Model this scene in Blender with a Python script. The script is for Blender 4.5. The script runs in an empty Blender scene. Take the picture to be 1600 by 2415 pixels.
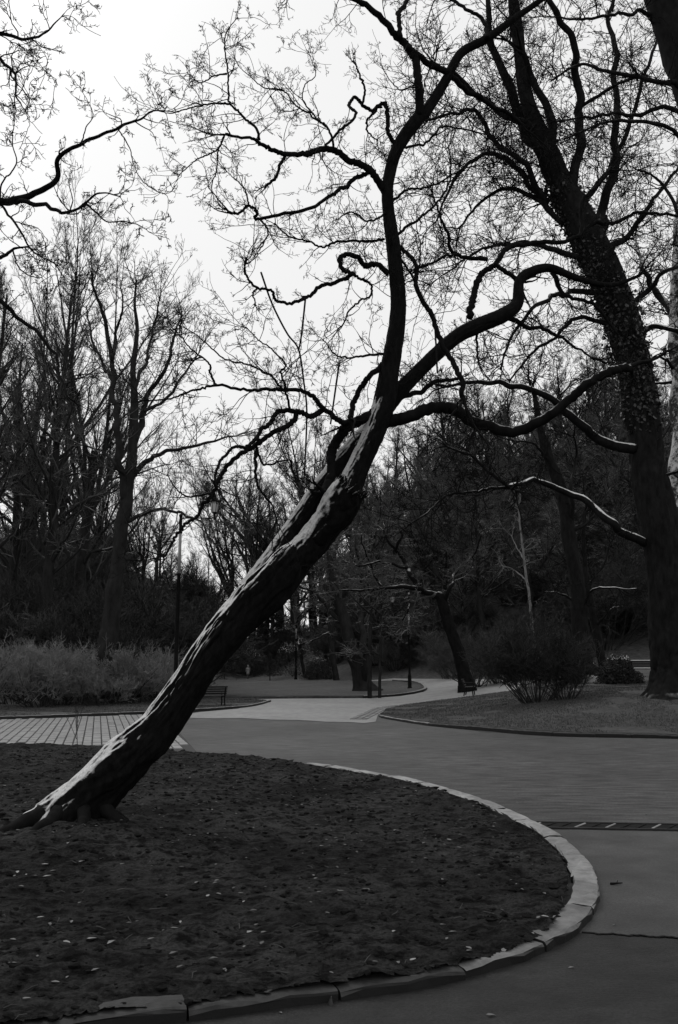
import bpy, bmesh, math, random
import numpy as np
from mathutils import Vector, Matrix
from mathutils.geometry import delaunay_2d_cdt

rad = math.radians
S = bpy.context.scene
COL = S.collection

# ------------------------------------------------------------------ camera
FPX, CX, CY, HOR = 2000.0, 800.0, 1207.5, 1572.0      # photograph pixels (1600 x 2415)
CAMH = 1.7
PITCH = math.atan((HOR - CY) / FPX)
cam_d = bpy.data.cameras.new('camera')
cam = bpy.data.objects.new('camera', cam_d)
COL.objects.link(cam)
cam_d.sensor_fit = 'VERTICAL'
cam_d.sensor_height = 36.0
cam_d.sensor_width = 24.0
cam_d.lens = 36.0 * FPX / 2415.0
cam_d.clip_start = 0.05
cam_d.clip_end = 4000
cam.location = (0, 0, CAMH)
cam.rotation_euler = (math.pi / 2 + PITCH, 0, 0)
S.camera = cam

# ------------------------------------------------------------------ world, sun, exposure
SUN_EL, SUN_AZ = 48.0, -38.0            # high, beyond the scene and a little to the left
W = bpy.data.worlds.new('World')
S.world = W
W.use_nodes = True
wt = W.node_tree
wt.nodes.clear()
sky = wt.nodes.new('ShaderNodeTexSky')
sky.sky_type = 'NISHITA'
sky.sun_disc = False
sky.sun_elevation = rad(SUN_EL)
sky.sun_rotation = rad(SUN_AZ)
sky.air_density = 1.0
sky.dust_density = 6.0
sky.ozone_density = 1.0
bw = wt.nodes.new('ShaderNodeRGBToBW')
mixw = wt.nodes.new('ShaderNodeMix')
mixw.data_type = 'RGBA'
mixw.inputs[0].default_value = 0.9      # closed grey cloud deck over the clear-sky gradient
mixw.inputs[7].default_value = (9.2, 9.2, 9.2, 1)
bg = wt.nodes.new('ShaderNodeBackground')
bg.inputs[1].default_value = 0.1
wo = wt.nodes.new('ShaderNodeOutputWorld')
wt.links.new(sky.outputs[0], bw.inputs[0])
wt.links.new(bw.outputs[0], mixw.inputs[6])
wt.links.new(mixw.outputs[2], bg.inputs[0])
wt.links.new(bg.outputs[0], wo.inputs[0])

sun_d = bpy.data.lights.new('sun', 'SUN')
sun_d.energy = 0.7
sun_d.angle = rad(35)
sun_d.color = (1.0, 0.99, 0.98)
sun = bpy.data.objects.new('sun', sun_d)
COL.objects.link(sun)
az = rad(SUN_AZ)
sdir = Vector((math.sin(az) * math.cos(rad(SUN_EL)), math.cos(az) * math.cos(rad(SUN_EL)), math.sin(rad(SUN_EL))))
sun.rotation_euler = sdir.to_track_quat('Z', 'Y').to_euler()
sun.location = sdir * 60

S.view_settings.view_transform = 'Standard'
S.view_settings.look = 'None'
S.view_settings.exposure = 0.0
S.view_settings.gamma = 1.0
S.view_settings.use_curve_mapping = False
S.render.engine = 'CYCLES'
S.cycles.max_bounces = 4
S.cycles.diffuse_bounces = 3
S.cycles.glossy_bounces = 2
S.cycles.transparent_max_bounces = 4

# ------------------------------------------------------------------ pixel helpers
cp, sp = math.cos(PITCH), math.sin(PITCH)
FWD = np.array([0.0, cp, sp])
UP = np.array([0.0, -sp, cp])
RGT = np.array([1.0, 0.0, 0.0])
CAM = np.array([0.0, 0.0, CAMH])

def ray(px, py):
    return FWD + RGT * ((px - CX) / FPX) + UP * ((CY - py) / FPX)

def at(px, py, Y):
    d = ray(px, py)
    return CAM + d * (Y / d[1])

def mpp(p):
    """metres per photograph pixel at a point"""
    return float(np.dot(np.asarray(p) - CAM, FWD)) / FPX

def sm(t):
    t = np.clip(t, 0.0, 1.0)
    return t * t * (3 - 2 * t)

def H(x, y):
    """height of the terrain"""
    x = np.asarray(x, float); y = np.asarray(y, float)
    h = 0.85 * sm((x - 2.0) / 9.5) * sm((y - 20.4) / 8.0)
    h = h + 0.9 * sm((x - 11) / 14) * sm((y - 22) / 20)
    h = h + 30.0 * sm((y - (68 - 0.55 * x)) / 95.0) * sm((x + 14) / 34.0)
    h = h + 15.0 * sm((y - 36) / 85.0) * sm((-x - 5.0 - 0.08 * y) / 15.0)
    h = h + 5.0 * sm((y - 112) / 120.0)
    return h

def GH(px, py):
    """ground point seen at a photograph pixel"""
    d = ray(px, py)
    lo, hi = 1.0, None
    t = 1.0
    while t < 900:
        p = CAM + d * t
        if p[2] < H(p[0], p[1]):
            hi = t
            break
        lo = t
        t *= 1.02
    if hi is None:
        return CAM + d * 300
    for _ in range(40):
        m = (lo + hi) / 2
        p = CAM + d * m
        if p[2] < H(p[0], p[1]):
            hi = m
        else:
            lo = m
    return CAM + d * hi

# ------------------------------------------------------------------ object helpers
def tag(o, label=None, cat=None, group=None, kind=None):
    if label: o['label'] = label
    if cat: o['category'] = cat
    if group: o['group'] = group
    if kind: o['kind'] = kind
    return o

def empty(name, loc, rz=0.0):
    o = bpy.data.objects.new(name, None)
    o.empty_display_size = 0.2
    o.location = loc
    o.rotation_euler = (0, 0, rz)
    COL.objects.link(o)
    return o

def mesh_np(name, V, Q=None, T=None, smooth=True):
    """fast mesh from numpy arrays of quads and / or triangles"""
    me = bpy.data.meshes.new(name)
    V = np.asarray(V, np.float32)
    me.vertices.add(len(V))
    me.vertices.foreach_set('co', V.ravel())
    loops, starts, n0 = [], [], 0
    if Q is not None and len(Q):
        Q = np.asarray(Q, np.int32)
        loops.append(Q.ravel()); starts.append(np.arange(len(Q)) * 4); n0 = len(Q) * 4
    if T is not None and len(T):
        T = np.asarray(T, np.int32)
        loops.append(T.ravel()); starts.append(n0 + np.arange(len(T)) * 3)
    L = np.concatenate(loops).astype(np.int32); St = np.concatenate(starts).astype(np.int32)
    me.loops.add(len(L)); me.loops.foreach_set('vertex_index', L)
    me.polygons.add(len(St)); me.polygons.foreach_set('loop_start', St)
    me.update(calc_edges=True)
    me.polygons.foreach_set('use_smooth', np.full(len(St), smooth, bool))
    me.update()
    return me

def obj(name, me, mat, parent=None, loc=None):
    o = bpy.data.objects.new(name, me)
    if mat is not None and len(me.materials) == 0:
        me.materials.append(mat)
    COL.objects.link(o)
    if parent is not None:
        o.parent = parent
    if loc is not None:
        o.location = loc
    return o

def copy_tree(o, parent=None):
    c = o.copy()
    COL.objects.link(c)
    c.parent = parent
    for ch in o.children:
        copy_tree(ch, c)
    return c

class BM:
    """collects simple shapes for one mesh"""
    def __init__(s):
        s.bm = bmesh.new()
    def box(s, c, size, rot=None, bevel=0.0):
        g = bmesh.ops.create_cube(s.bm, size=1.0)
        M = Matrix.Translation(c) @ (rot.to_4x4() if rot is not None else Matrix.Identity(4)) @ Matrix.Diagonal((*size, 1))
        bmesh.ops.transform(s.bm, matrix=M, verts=g['verts'])
        if bevel:
            es = list({e for v in g['verts'] for e in v.link_edges})
            bmesh.ops.bevel(s.bm, geom=es, offset=bevel, segments=1, affect='EDGES')
        return s
    def cyl(s, p0, p1, r0, r1=None, n=12):
        p0, p1 = Vector(p0), Vector(p1)
        d = p1 - p0
        g = bmesh.ops.create_cone(s.bm, cap_ends=True, segments=n, radius1=r0, radius2=r0 if r1 is None else r1, depth=d.length)
        M = Matrix.Translation((p0 + p1) / 2) @ d.to_track_quat('Z', 'Y').to_matrix().to_4x4()
        bmesh.ops.transform(s.bm, matrix=M, verts=g['verts'])
        return s
    def lathe(s, prof, n=16, c=(0, 0, 0)):
        rings = []
        for r, z in prof:
            rings.append([s.bm.verts.new((c[0] + r * math.cos(2 * math.pi * k / n), c[1] + r * math.sin(2 * math.pi * k / n), c[2] + z)) for k in range(n)])
        for a, b in zip(rings, rings[1:]):
            for k in range(n):
                s.bm.faces.new((a[k], a[(k + 1) % n], b[(k + 1) % n], b[k]))
        s.bm.faces.new(rings[0][::-1]); s.bm.faces.new(rings[-1])
        return s
    def path(s, pts, r, n=8):
        for a, b in zip(pts, pts[1:]):
            s.cyl(a, b, r, r, n)
        return s
    def build(s, name, mat, parent=None, smooth=False, loc=None):
        me = bpy.data.meshes.new(name)
        bmesh.ops.recalc_face_normals(s.bm, faces=s.bm.faces)
        s.bm.to_mesh(me); s.bm.free()
        for p in me.polygons:
            p.use_smooth = smooth
        return obj(name, me, mat, parent, loc)

# ------------------------------------------------------------------ materials (a black and white place: neutral greys)
def g4(v):
    return (v, v, v, 1.0)

def mat_base(name, rough=0.8, spec=0.3):
    m = bpy.data.materials.new(name)
    m.use_nodes = True
    nt = m.node_tree
    b = nt.nodes['Principled BSDF']
    b.inputs['Roughness'].default_value = rough
    b.inputs['Specular IOR Level'].default_value = spec
    return m, nt, b

def nd(nt, typ, **kw):
    n = nt.nodes.new(typ)
    for k, v in kw.items():
        setattr(n, k, v)
    return n

def noise(nt, scale, detail=4.0, rough=0.6, vec=None, dim='3D'):
    n = nd(nt, 'ShaderNodeTexNoise')
    n.inputs['Scale'].default_value = scale
    n.inputs['Detail'].default_value = detail
    n.inputs['Roughness'].default_value = rough
    if vec is not None:
        nt.links.new(vec, n.inputs['Vector'])
    return n.outputs['Fac']

def pos(nt, scale=(1, 1, 1)):
    g = nd(nt, 'ShaderNodeNewGeometry')
    if scale == (1, 1, 1):
        return g.outputs['Position']
    m = nd(nt, 'ShaderNodeMapping')
    m.inputs['Scale'].default_value = scale
    nt.links.new(g.outputs['Position'], m.inputs['Vector'])
    return m.outputs['Vector']

def ramp(nt, fac, stops):
    r = nd(nt, 'ShaderNodeValToRGB')
    cr = r.color_ramp
    while len(cr.elements) < len(stops):
        cr.elements.new(0.5)
    for e, (p, v) in zip(cr.elements, stops):
        e.position = p
        e.color = g4(v)
    nt.links.new(fac, r.inputs['Fac'])
    return r.outputs['Color']

def math_n(nt, op, a, b=None, clamp=False):
    n = nd(nt, 'ShaderNodeMath', operation=op, use_clamp=clamp)
    for i, v in enumerate((a, b)):
        if v is None: continue
        if isinstance(v, (int, float)):
            n.inputs[i].default_value = v
        else:
            nt.links.new(v, n.inputs[i])
    return n.outputs[0]

def mixc(nt, fac, a, b):
    n = nd(nt, 'ShaderNodeMix', data_type='RGBA')
    for i, v in ((0, fac), (6, a), (7, b)):
        if isinstance(v, (int, float)):
            n.inputs[i].default_value = v if i == 0 else g4(v)
        else:
            nt.links.new(v, n.inputs[i])
    return n.outputs[2]

def bump(nt, b, h, strength, dist):
    n = nd(nt, 'ShaderNodeBump')
    n.inputs['Strength'].default_value = strength
    n.inputs['Distance'].default_value = dist
    nt.links.new(h, n.inputs['Height'])
    nt.links.new(n.outputs[0], b.inputs['Normal'])

def mat_noise(name, lo, hi, scale=8.0, rough=0.8, spec=0.3, bump_s=0.0, bump_d=0.01, bump_scale=None, stretch=(1, 1, 1), contrast=(0.3, 0.7), big=None, speck=None):
    m, nt, b = mat_base(name, rough, spec)
    p = pos(nt, stretch)
    f = noise(nt, scale, 6, 0.65, p)
    c = ramp(nt, f, [(contrast[0], lo), (contrast[1], hi)])
    if big:
        f2 = noise(nt, big[0], 3, 0.5, pos(nt))
        k = ramp(nt, f2, [(0.3, big[1]), (0.7, big[2])])
        n = nd(nt, 'ShaderNodeMix', data_type='RGBA', blend_type='MULTIPLY')
        n.inputs[0].default_value = 1.0
        nt.links.new(c, n.inputs[6]); nt.links.new(k, n.inputs[7])
        c = n.outputs[2]
    if speck:      # aggregate grains
        k = ramp(nt, noise(nt, speck[0], 2, 0.8, pos(nt)), [(0.36, speck[1]), (0.64, speck[2])])
        n = nd(nt, 'ShaderNodeMix', data_type='RGBA', blend_type='MULTIPLY')
        n.inputs[0].default_value = 1.0
        nt.links.new(c, n.inputs[6]); nt.links.new(k, n.inputs[7])
        c = n.outputs[2]
    nt.links.new(c, b.inputs['Base Color'])
    if bump_s:
        bump(nt, b, noise(nt, bump_scale or scale * 2, 6, 0.7, p), bump_s, bump_d)
    return m

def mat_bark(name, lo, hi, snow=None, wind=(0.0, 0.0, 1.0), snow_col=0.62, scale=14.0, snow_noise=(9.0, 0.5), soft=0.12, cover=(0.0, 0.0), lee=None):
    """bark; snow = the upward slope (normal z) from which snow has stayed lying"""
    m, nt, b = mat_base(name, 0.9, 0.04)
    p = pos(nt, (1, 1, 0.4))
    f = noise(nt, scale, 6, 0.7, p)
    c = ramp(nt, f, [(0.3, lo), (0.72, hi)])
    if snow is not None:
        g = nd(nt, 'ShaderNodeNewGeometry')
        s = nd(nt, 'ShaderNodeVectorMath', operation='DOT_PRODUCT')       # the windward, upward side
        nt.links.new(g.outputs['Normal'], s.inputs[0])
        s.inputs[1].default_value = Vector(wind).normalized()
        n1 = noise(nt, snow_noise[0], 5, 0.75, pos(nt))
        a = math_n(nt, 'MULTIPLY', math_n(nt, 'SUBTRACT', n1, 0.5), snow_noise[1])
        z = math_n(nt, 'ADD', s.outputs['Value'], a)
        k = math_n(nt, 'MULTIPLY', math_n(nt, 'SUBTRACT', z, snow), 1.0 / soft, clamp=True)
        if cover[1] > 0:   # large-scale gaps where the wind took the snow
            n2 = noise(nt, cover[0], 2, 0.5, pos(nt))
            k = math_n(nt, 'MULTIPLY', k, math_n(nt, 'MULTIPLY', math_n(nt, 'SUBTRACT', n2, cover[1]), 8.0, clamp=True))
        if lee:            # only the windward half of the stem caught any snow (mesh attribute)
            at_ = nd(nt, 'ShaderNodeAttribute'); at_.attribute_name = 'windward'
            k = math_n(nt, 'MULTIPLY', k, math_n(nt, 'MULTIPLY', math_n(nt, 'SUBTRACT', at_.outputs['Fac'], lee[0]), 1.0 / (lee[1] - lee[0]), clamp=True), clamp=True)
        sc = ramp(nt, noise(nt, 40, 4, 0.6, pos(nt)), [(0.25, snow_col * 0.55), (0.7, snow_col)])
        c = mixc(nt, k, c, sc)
    nt.links.new(c, b.inputs['Base Color'])
    bump(nt, b, noise(nt, scale * 2.5, 5, 0.7, p), 0.6, 0.01)
    return m

M = {}
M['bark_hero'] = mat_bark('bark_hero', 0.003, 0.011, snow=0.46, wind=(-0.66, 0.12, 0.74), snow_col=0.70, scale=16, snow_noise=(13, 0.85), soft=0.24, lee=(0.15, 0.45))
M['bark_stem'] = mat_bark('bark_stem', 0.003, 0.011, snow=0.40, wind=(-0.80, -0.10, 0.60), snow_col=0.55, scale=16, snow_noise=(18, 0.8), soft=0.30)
M['bark_branch'] = mat_bark('bark_branch', 0.004, 0.012, snow=0.86, snow_col=0.42, scale=20, snow_noise=(6, 0.5), soft=0.15)
M['twig'] = mat_bark('twig', 0.006, 0.014, scale=10)
M['bark_right'] = mat_bark('bark_right', 0.006, 0.020, snow=0.72, snow_col=0.55, scale=7, snow_noise=(5, 0.5), cover=(0.35, 0.42))
M['bark_snowlimb'] = mat_bark('bark_snowlimb', 0.006, 0.018, snow=0.45, snow_col=0.8, scale=8, snow_noise=(7, 0.5), soft=0.12)
M['bark_dusted'] = mat_bark('bark_dusted', 0.004, 0.012, snow=0.70, snow_col=0.42, scale=7, snow_noise=(4, 0.8), soft=0.15, cover=(0.8, 0.42))
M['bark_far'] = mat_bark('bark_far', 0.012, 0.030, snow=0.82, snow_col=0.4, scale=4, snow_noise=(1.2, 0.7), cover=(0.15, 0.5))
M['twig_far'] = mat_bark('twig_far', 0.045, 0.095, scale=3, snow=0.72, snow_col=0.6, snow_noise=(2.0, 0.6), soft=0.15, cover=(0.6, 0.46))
M['bark_pale'] = mat_bark('bark_pale', 0.10, 0.22, scale=6)
M['bark_white'] = mat_bark('bark_white', 0.02, 0.06, snow=0.0, snow_col=0.6, scale=7, snow_noise=(5, 1.3), soft=0.2)
M['shrub_twig'] = mat_noise('shrub_twig', 0.10, 0.22, 3.0)
M['shrub_dark'] = mat_noise('shrub_dark', 0.012, 0.03, 3.0)
M['ivy'] = mat_noise('ivy', 0.012, 0.05, 2.0, rough=0.5, spec=0.4)
M['needle'] = mat_noise('needle', 0.012, 0.03, 4.0)
M['asphalt'] = mat_noise('asphalt', 0.015, 0.074, 6.0, rough=0.62, spec=0.35, bump_s=0.8, bump_d=0.012, bump_scale=30, stretch=(0.32, 1.3, 1), contrast=(0.37, 0.64), big=(0.35, 0.6, 1.3), speck=(34, 0.55, 1.35))
M['asphalt_smooth'] = mat_noise('asphalt_smooth', 0.030, 0.066, 2.2, rough=0.58, spec=0.35, bump_s=0.5, bump_d=0.005, bump_scale=70, big=(0.8, 0.6, 1.2), speck=(55, 0.7, 1.25))
M['asphalt_dark'] = mat_noise('asphalt_dark', 0.004, 0.022, 5.0, rough=0.65, spec=0.3, bump_s=0.8, bump_d=0.008, bump_scale=45, stretch=(0.6, 1.2, 1), big=(1.0, 0.5, 1.4), speck=(60, 0.5, 1.5))
M['light_path'] = mat_noise('light_path', 0.14, 0.30, 3.0, rough=0.5, spec=0.5, bump_s=0.3, bump_d=0.005, bump_scale=40, big=(0.4, 0.8, 1.1))
M['paver'] = mat_noise('paver', 0.17, 0.27, 5.0, rough=0.5, spec=0.5, bump_s=0.4, bump_d=0.006, bump_scale=25, big=(1.3, 0.8, 1.15))
M['joint'] = mat_noise('joint', 0.02, 0.04, 10.0)
M['kerb_pale'] = mat_noise('kerb_pale', 0.13, 0.34, 7.0, rough=0.5, spec=0.5, bump_s=0.5, bump_d=0.008, bump_scale=18, contrast=(0.3, 0.62), big=(0.9, 0.5, 1.15))
def shaded_sides(m, dark):  # gap shadow on the upright kerb faces, painted into the base colour
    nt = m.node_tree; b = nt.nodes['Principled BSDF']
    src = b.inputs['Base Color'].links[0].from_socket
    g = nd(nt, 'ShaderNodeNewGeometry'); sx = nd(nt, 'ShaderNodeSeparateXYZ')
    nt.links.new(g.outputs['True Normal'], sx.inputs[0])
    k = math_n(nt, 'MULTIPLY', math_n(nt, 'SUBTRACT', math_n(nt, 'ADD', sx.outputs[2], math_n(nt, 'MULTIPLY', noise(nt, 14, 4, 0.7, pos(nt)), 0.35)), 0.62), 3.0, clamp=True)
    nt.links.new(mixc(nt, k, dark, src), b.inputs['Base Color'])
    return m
shaded_sides(M['kerb_pale'], 0.008)
M['kerb_dim'] = shaded_sides(mat_noise('kerb_dim', 0.012, 0.05, 6.0, rough=0.7, bump_s=0.5, bump_d=0.008, bump_scale=18), 0.008)  # near stones: loss of wet sheen painted as a darker colour
M['kerb_mid'] = shaded_sides(mat_noise('kerb_mid', 0.08, 0.20, 6.0, rough=0.6, bump_s=0.5, bump_d=0.008, bump_scale=18), 0.008)  # middle step of the painted sheen fall-off
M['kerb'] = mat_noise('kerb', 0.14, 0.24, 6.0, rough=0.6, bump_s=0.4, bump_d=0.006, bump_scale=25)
shaded_sides(M['kerb'], 0.012)
M['soil'] = mat_noise('soil', 0.002, 0.026, 9.0, rough=0.92, spec=0.08, bump_s=1.0, bump_d=0.04, bump_scale=26, stretch=(0.7, 1.0, 1), contrast=(0.39, 0.56), big=(0.7, 0.35, 1.6), speck=(38, 0.55, 1.5))
M['clod'] = mat_noise('clod', 0.0015, 0.016, 20.0, rough=0.95, spec=0.05)
M['turf'] = mat_noise('turf', 0.022, 0.080, 5.0, rough=0.9, bump_s=0.9, bump_d=0.04, bump_scale=16, big=(0.5, 0.75, 1.2))
M['forest_floor'] = mat_noise('forest_floor', 0.010, 0.075, 3.0, rough=0.9, bump_s=0.8, bump_d=0.1, bump_scale=5, big=(0.15, 0.6, 1.2))
M['grass'] = mat_noise('grass', 0.03, 0.08, 3.0)
M['leaf'] = mat_noise('leaf', 0.06, 0.20, 7.0)
M['leaf_pale'] = mat_noise('leaf_pale', 0.18, 0.32, 9.0)
M['iron'] = mat_noise('iron', 0.003, 0.008, 8.0, rough=0.6, spec=0.08)
M['post_grey'] = mat_noise('post_grey', 0.17, 0.24, 4.0, rough=0.5)
M['steel'] = mat_noise('steel', 0.2, 0.34, 8.0, rough=0.4, spec=0.5)
M['bench_wood'] = mat_noise('bench_wood', 0.008, 0.022, 6.0, rough=0.55)
M['snow'] = mat_noise('snow', 0.5, 0.7, 12.0, rough=0.7)
M['coat'] = mat_noise('coat', 0.22, 0.30, 8.0)
M['trousers'] = mat_noise('trousers', 0.05, 0.08, 8.0)
M['skin'] = mat_noise('skin', 0.35, 0.42, 8.0)
M['stone'] = mat_noise('stone', 0.10, 0.22, 3.0, bump_s=0.6, bump_d=0.05)
m, nt, b = mat_base('frosted_glass', 0.25, 0.5)
b.inputs['Base Color'].default_value = g4(0.42)
b.inputs['Transmission Weight'].default_value = 0.35
M['glass'] = m

# ------------------------------------------------------------------ numpy noise
def vnoise2(x, y, seed=0):
    r = np.random.default_rng(seed).random((256, 256))
    xi = np.floor(x).astype(int); yi = np.floor(y).astype(int)
    fx = x - xi; fy = y - yi
    fx = fx * fx * (3 - 2 * fx); fy = fy * fy * (3 - 2 * fy)
    a = r[xi & 255, yi & 255]; b_ = r[(xi + 1) & 255, yi & 255]
    c = r[xi & 255, (yi + 1) & 255]; d = r[(xi + 1) & 255, (yi + 1) & 255]
    return (a * (1 - fx) + b_ * fx) * (1 - fy) + (c * (1 - fx) + d * fx) * fy - 0.5

def fbm(x, y, oct_=4, seed=0, gain=0.5):
    s, a, f = 0, 1.0, 1.0
    for k in range(oct_):
        s = s + a * vnoise2(x * f, y * f, seed + k)
        a *= gain; f *= 2.03
    return s

_T3 = np.random.default_rng(99).random((64, 64, 64)) - 0.5
def vnoise3(x, y, z):
    xi, yi, zi = np.floor(x).astype(int), np.floor(y).astype(int), np.floor(z).astype(int)
    fx, fy, fz = x - xi, y - yi, z - zi
    fx, fy, fz = (f * f * (3 - 2 * f) for f in (fx, fy, fz))
    def g(a, b_, c): return _T3[(xi + a) & 63, (yi + b_) & 63, (zi + c) & 63]
    l = lambda a, b_, t: a * (1 - t) + b_ * t
    return l(l(l(g(0, 0, 0), g(1, 0, 0), fx), l(g(0, 1, 0), g(1, 1, 0), fx), fy), l(l(g(0, 0, 1), g(1, 0, 1), fx), l(g(0, 1, 1), g(1, 1, 1), fx), fy), fz)
def fbm3(x, y, z, oct_=3, gain=0.5):
    s_, a, f = 0, 1.0, 1.0
    for k in range(oct_):
        s_ = s_ + a * vnoise3(x * f + 7.3 * k, y * f, z * f + 3.1 * k); a *= gain; f *= 2.03
    return s_

# ------------------------------------------------------------------ tubes and branches
class Tubes:
    def __init__(s):
        s.V, s.Q, s.n = [], [], 0
    def add(s, P, R, n):
        """P (N,K,3) centre lines, R (N,K) radii"""
        N, K, _ = P.shape
        if N == 0: return
        T = np.gradient(P, axis=1)
        T /= np.linalg.norm(T, axis=2, keepdims=True) + 1e-9
        mean = P[:, -1] - P[:, 0]
        ax = np.argmin(np.abs(mean), axis=1)
        ref = np.zeros((N, 3)); ref[np.arange(N), ax] = 1
        ref = np.broadcast_to(ref[:, None, :], P.shape)
        u = np.cross(T, ref); u /= np.linalg.norm(u, axis=2, keepdims=True) + 1e-9
        v = np.cross(T, u)
        a = np.arange(n) * 2 * math.pi / n
        ring = u[:, :, None, :] * np.cos(a)[None, None, :, None] + v[:, :, None, :] * np.sin(a)[None, None, :, None]
        V = P[:, :, None, :] + ring * R[:, :, None, None]
        base = s.n + (np.arange(N) * K * n)[:, None, None]
        k = np.arange(K - 1)[None, :, None] * n
        j = np.arange(n)[None, None, :]; j2 = (j + 1) % n
        Q = np.stack([base + k + j, base + k + j2, base + k + n + j2, base + k + n + j], axis=-1).reshape(-1, 4)
        s.V.append(V.reshape(-1, 3)); s.Q.append(Q); s.n += N * K * n
    def mesh(s, name):
        return mesh_np(name, np.concatenate(s.V), np.concatenate(s.Q))

def catmull(pts, sub):
    pts = np.asarray(pts, float)
    p = np.concatenate([[2 * pts[0] - pts[1]], pts, [2 * pts[-1] - pts[-2]]])
    out = []
    for i in range(1, len(p) - 2):
        for t in np.arange(sub) / sub:
            out.append(0.5 * (2 * p[i] + (p[i + 1] - p[i - 1]) * t + (2 * p[i - 1] - 5 * p[i] + 4 * p[i + 1] - p[i + 2]) * t * t
                              + (3 * p[i] - p[i - 1] - 3 * p[i + 1] + p[i + 2]) * t ** 3))
    out.append(p[-2])
    return np.array(out)

def resample(P, R, K):
    d = np.concatenate([[0], np.cumsum(np.linalg.norm(np.diff(P, axis=0), axis=1))])
    t = np.linspace(0, d[-1], K)
    Q = np.stack([np.interp(t, d, P[:, i]) for i in range(3)], axis=1)
    return Q, np.interp(t, d, R), d[-1]

def tube_single(P, R, n, disp=None):
    """one tube with a parallel-transported frame; disp(theta, s) adds to the radius; ends closed"""
    K = len(P)
    T = np.gradient(P, axis=0); T /= np.linalg.norm(T, axis=1, keepdims=True)
    u = np.cross(T[0], [0, 1, 0.01]); u /= np.linalg.norm(u)
    U = [u]
    for i in range(1, K):
        u = U[-1] - T[i] * np.dot(U[-1], T[i]); u /= np.linalg.norm(u)
        U.append(u)
    U = np.array(U); Vv = np.cross(T, U)
    a = np.arange(n) * 2 * math.pi / n
    s = np.concatenate([[0], np.cumsum(np.linalg.norm(np.diff(P, axis=0), axis=1))])
    RR = np.repeat(R[:, None], n, axis=1)
    if disp is not None:
        RR = RR + disp(a[None, :], s[:, None], R[:, None])
    V = P[:, None, :] + (U[:, None, :] * np.cos(a)[None, :, None] + Vv[:, None, :] * np.sin(a)[None, :, None]) * RR[:, :, None]
    tube_single.normals = (U[:, None, :] * np.cos(a)[None, :, None] + Vv[:, None, :] * np.sin(a)[None, :, None]).reshape(-1, 3)
    V = V.reshape(-1, 3)
    k = np.arange(K - 1)[:, None] * n; j = np.arange(n)[None, :]; j2 = (j + 1) % n
    Q = np.stack([k + j, k + j2, k + n + j2, k + n + j], axis=-1).reshape(-1, 4)
    c0, c1 = len(V), len(V) + 1
    V = np.concatenate([V, P[:1], P[-1:]])
    j = np.arange(n); j2 = (j + 1) % n; e = (K - 1) * n
    Tt = np.concatenate([np.stack([np.full(n, c0), j2, j], 1), np.stack([np.full(n, c1), e + j, e + j2], 1)])
    return V, Q, Tt

def spawn(rng, P, R, counts, tr, ang, length, K, gnarl, up, ratio, rmin, tip=None, lenfall=0.5, sag=0.0):
    """children of all parents at once; length = array per parent"""
    N, K0, _ = P.shape
    idx = np.repeat(np.arange(N), counts)
    n = len(idx)
    t = rng.uniform(tr[0], tr[1], n)
    x = t * (K0 - 1); i = np.minimum(x.astype(int), K0 - 2); f = (x - i)[:, None]
    p0 = P[idx, i] * (1 - f) + P[idx, i + 1] * f
    T = P[idx, i + 1] - P[idx, i]; T /= np.linalg.norm(T, axis=1, keepdims=True) + 1e-9
    rp = R[idx, i] * (1 - f[:, 0]) + R[idx, i + 1] * f[:, 0]
    q = rng.normal(size=(n, 3)); q -= T * (q * T).sum(1, keepdims=True); q /= np.linalg.norm(q, axis=1, keepdims=True) + 1e-9
    a = rng.uniform(rad(ang[0]), rad(ang[1]), n)[:, None]
    d = T * np.cos(a) + q * np.sin(a)
    L = length[idx] * (1 - lenfall * t) * rng.uniform(0.55, 1.25, n)
    out = np.empty((n, K, 3)); out[:, 0] = p0
    st = (L / (K - 1))[:, None]
    for k in range(1, K):
        d = d + rng.normal(size=(n, 3)) * gnarl
        d[:, 2] += up - sag * k / K
        d /= np.linalg.norm(d, axis=1, keepdims=True)
        out[:, k] = out[:, k - 1] + d * st
    r0 = np.maximum(rp * ratio, rmin * 1.15)
    rt = np.linspace(0, 1, K)[None, :]
    Rr = r0[:, None] * (1 - rt) + np.minimum(rmin, r0)[:, None] * rt if tip is None else r0[:, None] * (1 - rt) + tip * rt
    return out, Rr, L

def cnt(rng, v):
    v = np.asarray(v, float)
    return (np.floor(v) + (rng.random(len(v)) < v - np.floor(v))).astype(int)

# ================================================================== THE SETTING
def inside(poly, x, y):
    c = np.zeros(np.shape(x), bool)
    n = len(poly)
    for i in range(n):
        x1, y1 = poly[i]; x2, y2 = poly[(i + 1) % n]
        k = (y1 > y) != (y2 > y)
        with np.errstate(divide='ignore', invalid='ignore'):
            c ^= k & (x < (x2 - x1) * (y - y1) / (y2 - y1 + 1e-12) + x1)
    return c

def densify(poly, step):
    out = []
    for i in range(len(poly)):
        a = np.array(poly[i], float); b_ = np.array(poly[(i + 1) % len(poly)], float)
        k = max(1, int(np.linalg.norm(b_ - a) / step))
        for j in range(k):
            out.append(tuple(a + (b_ - a) * j / k))
    return out

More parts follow.
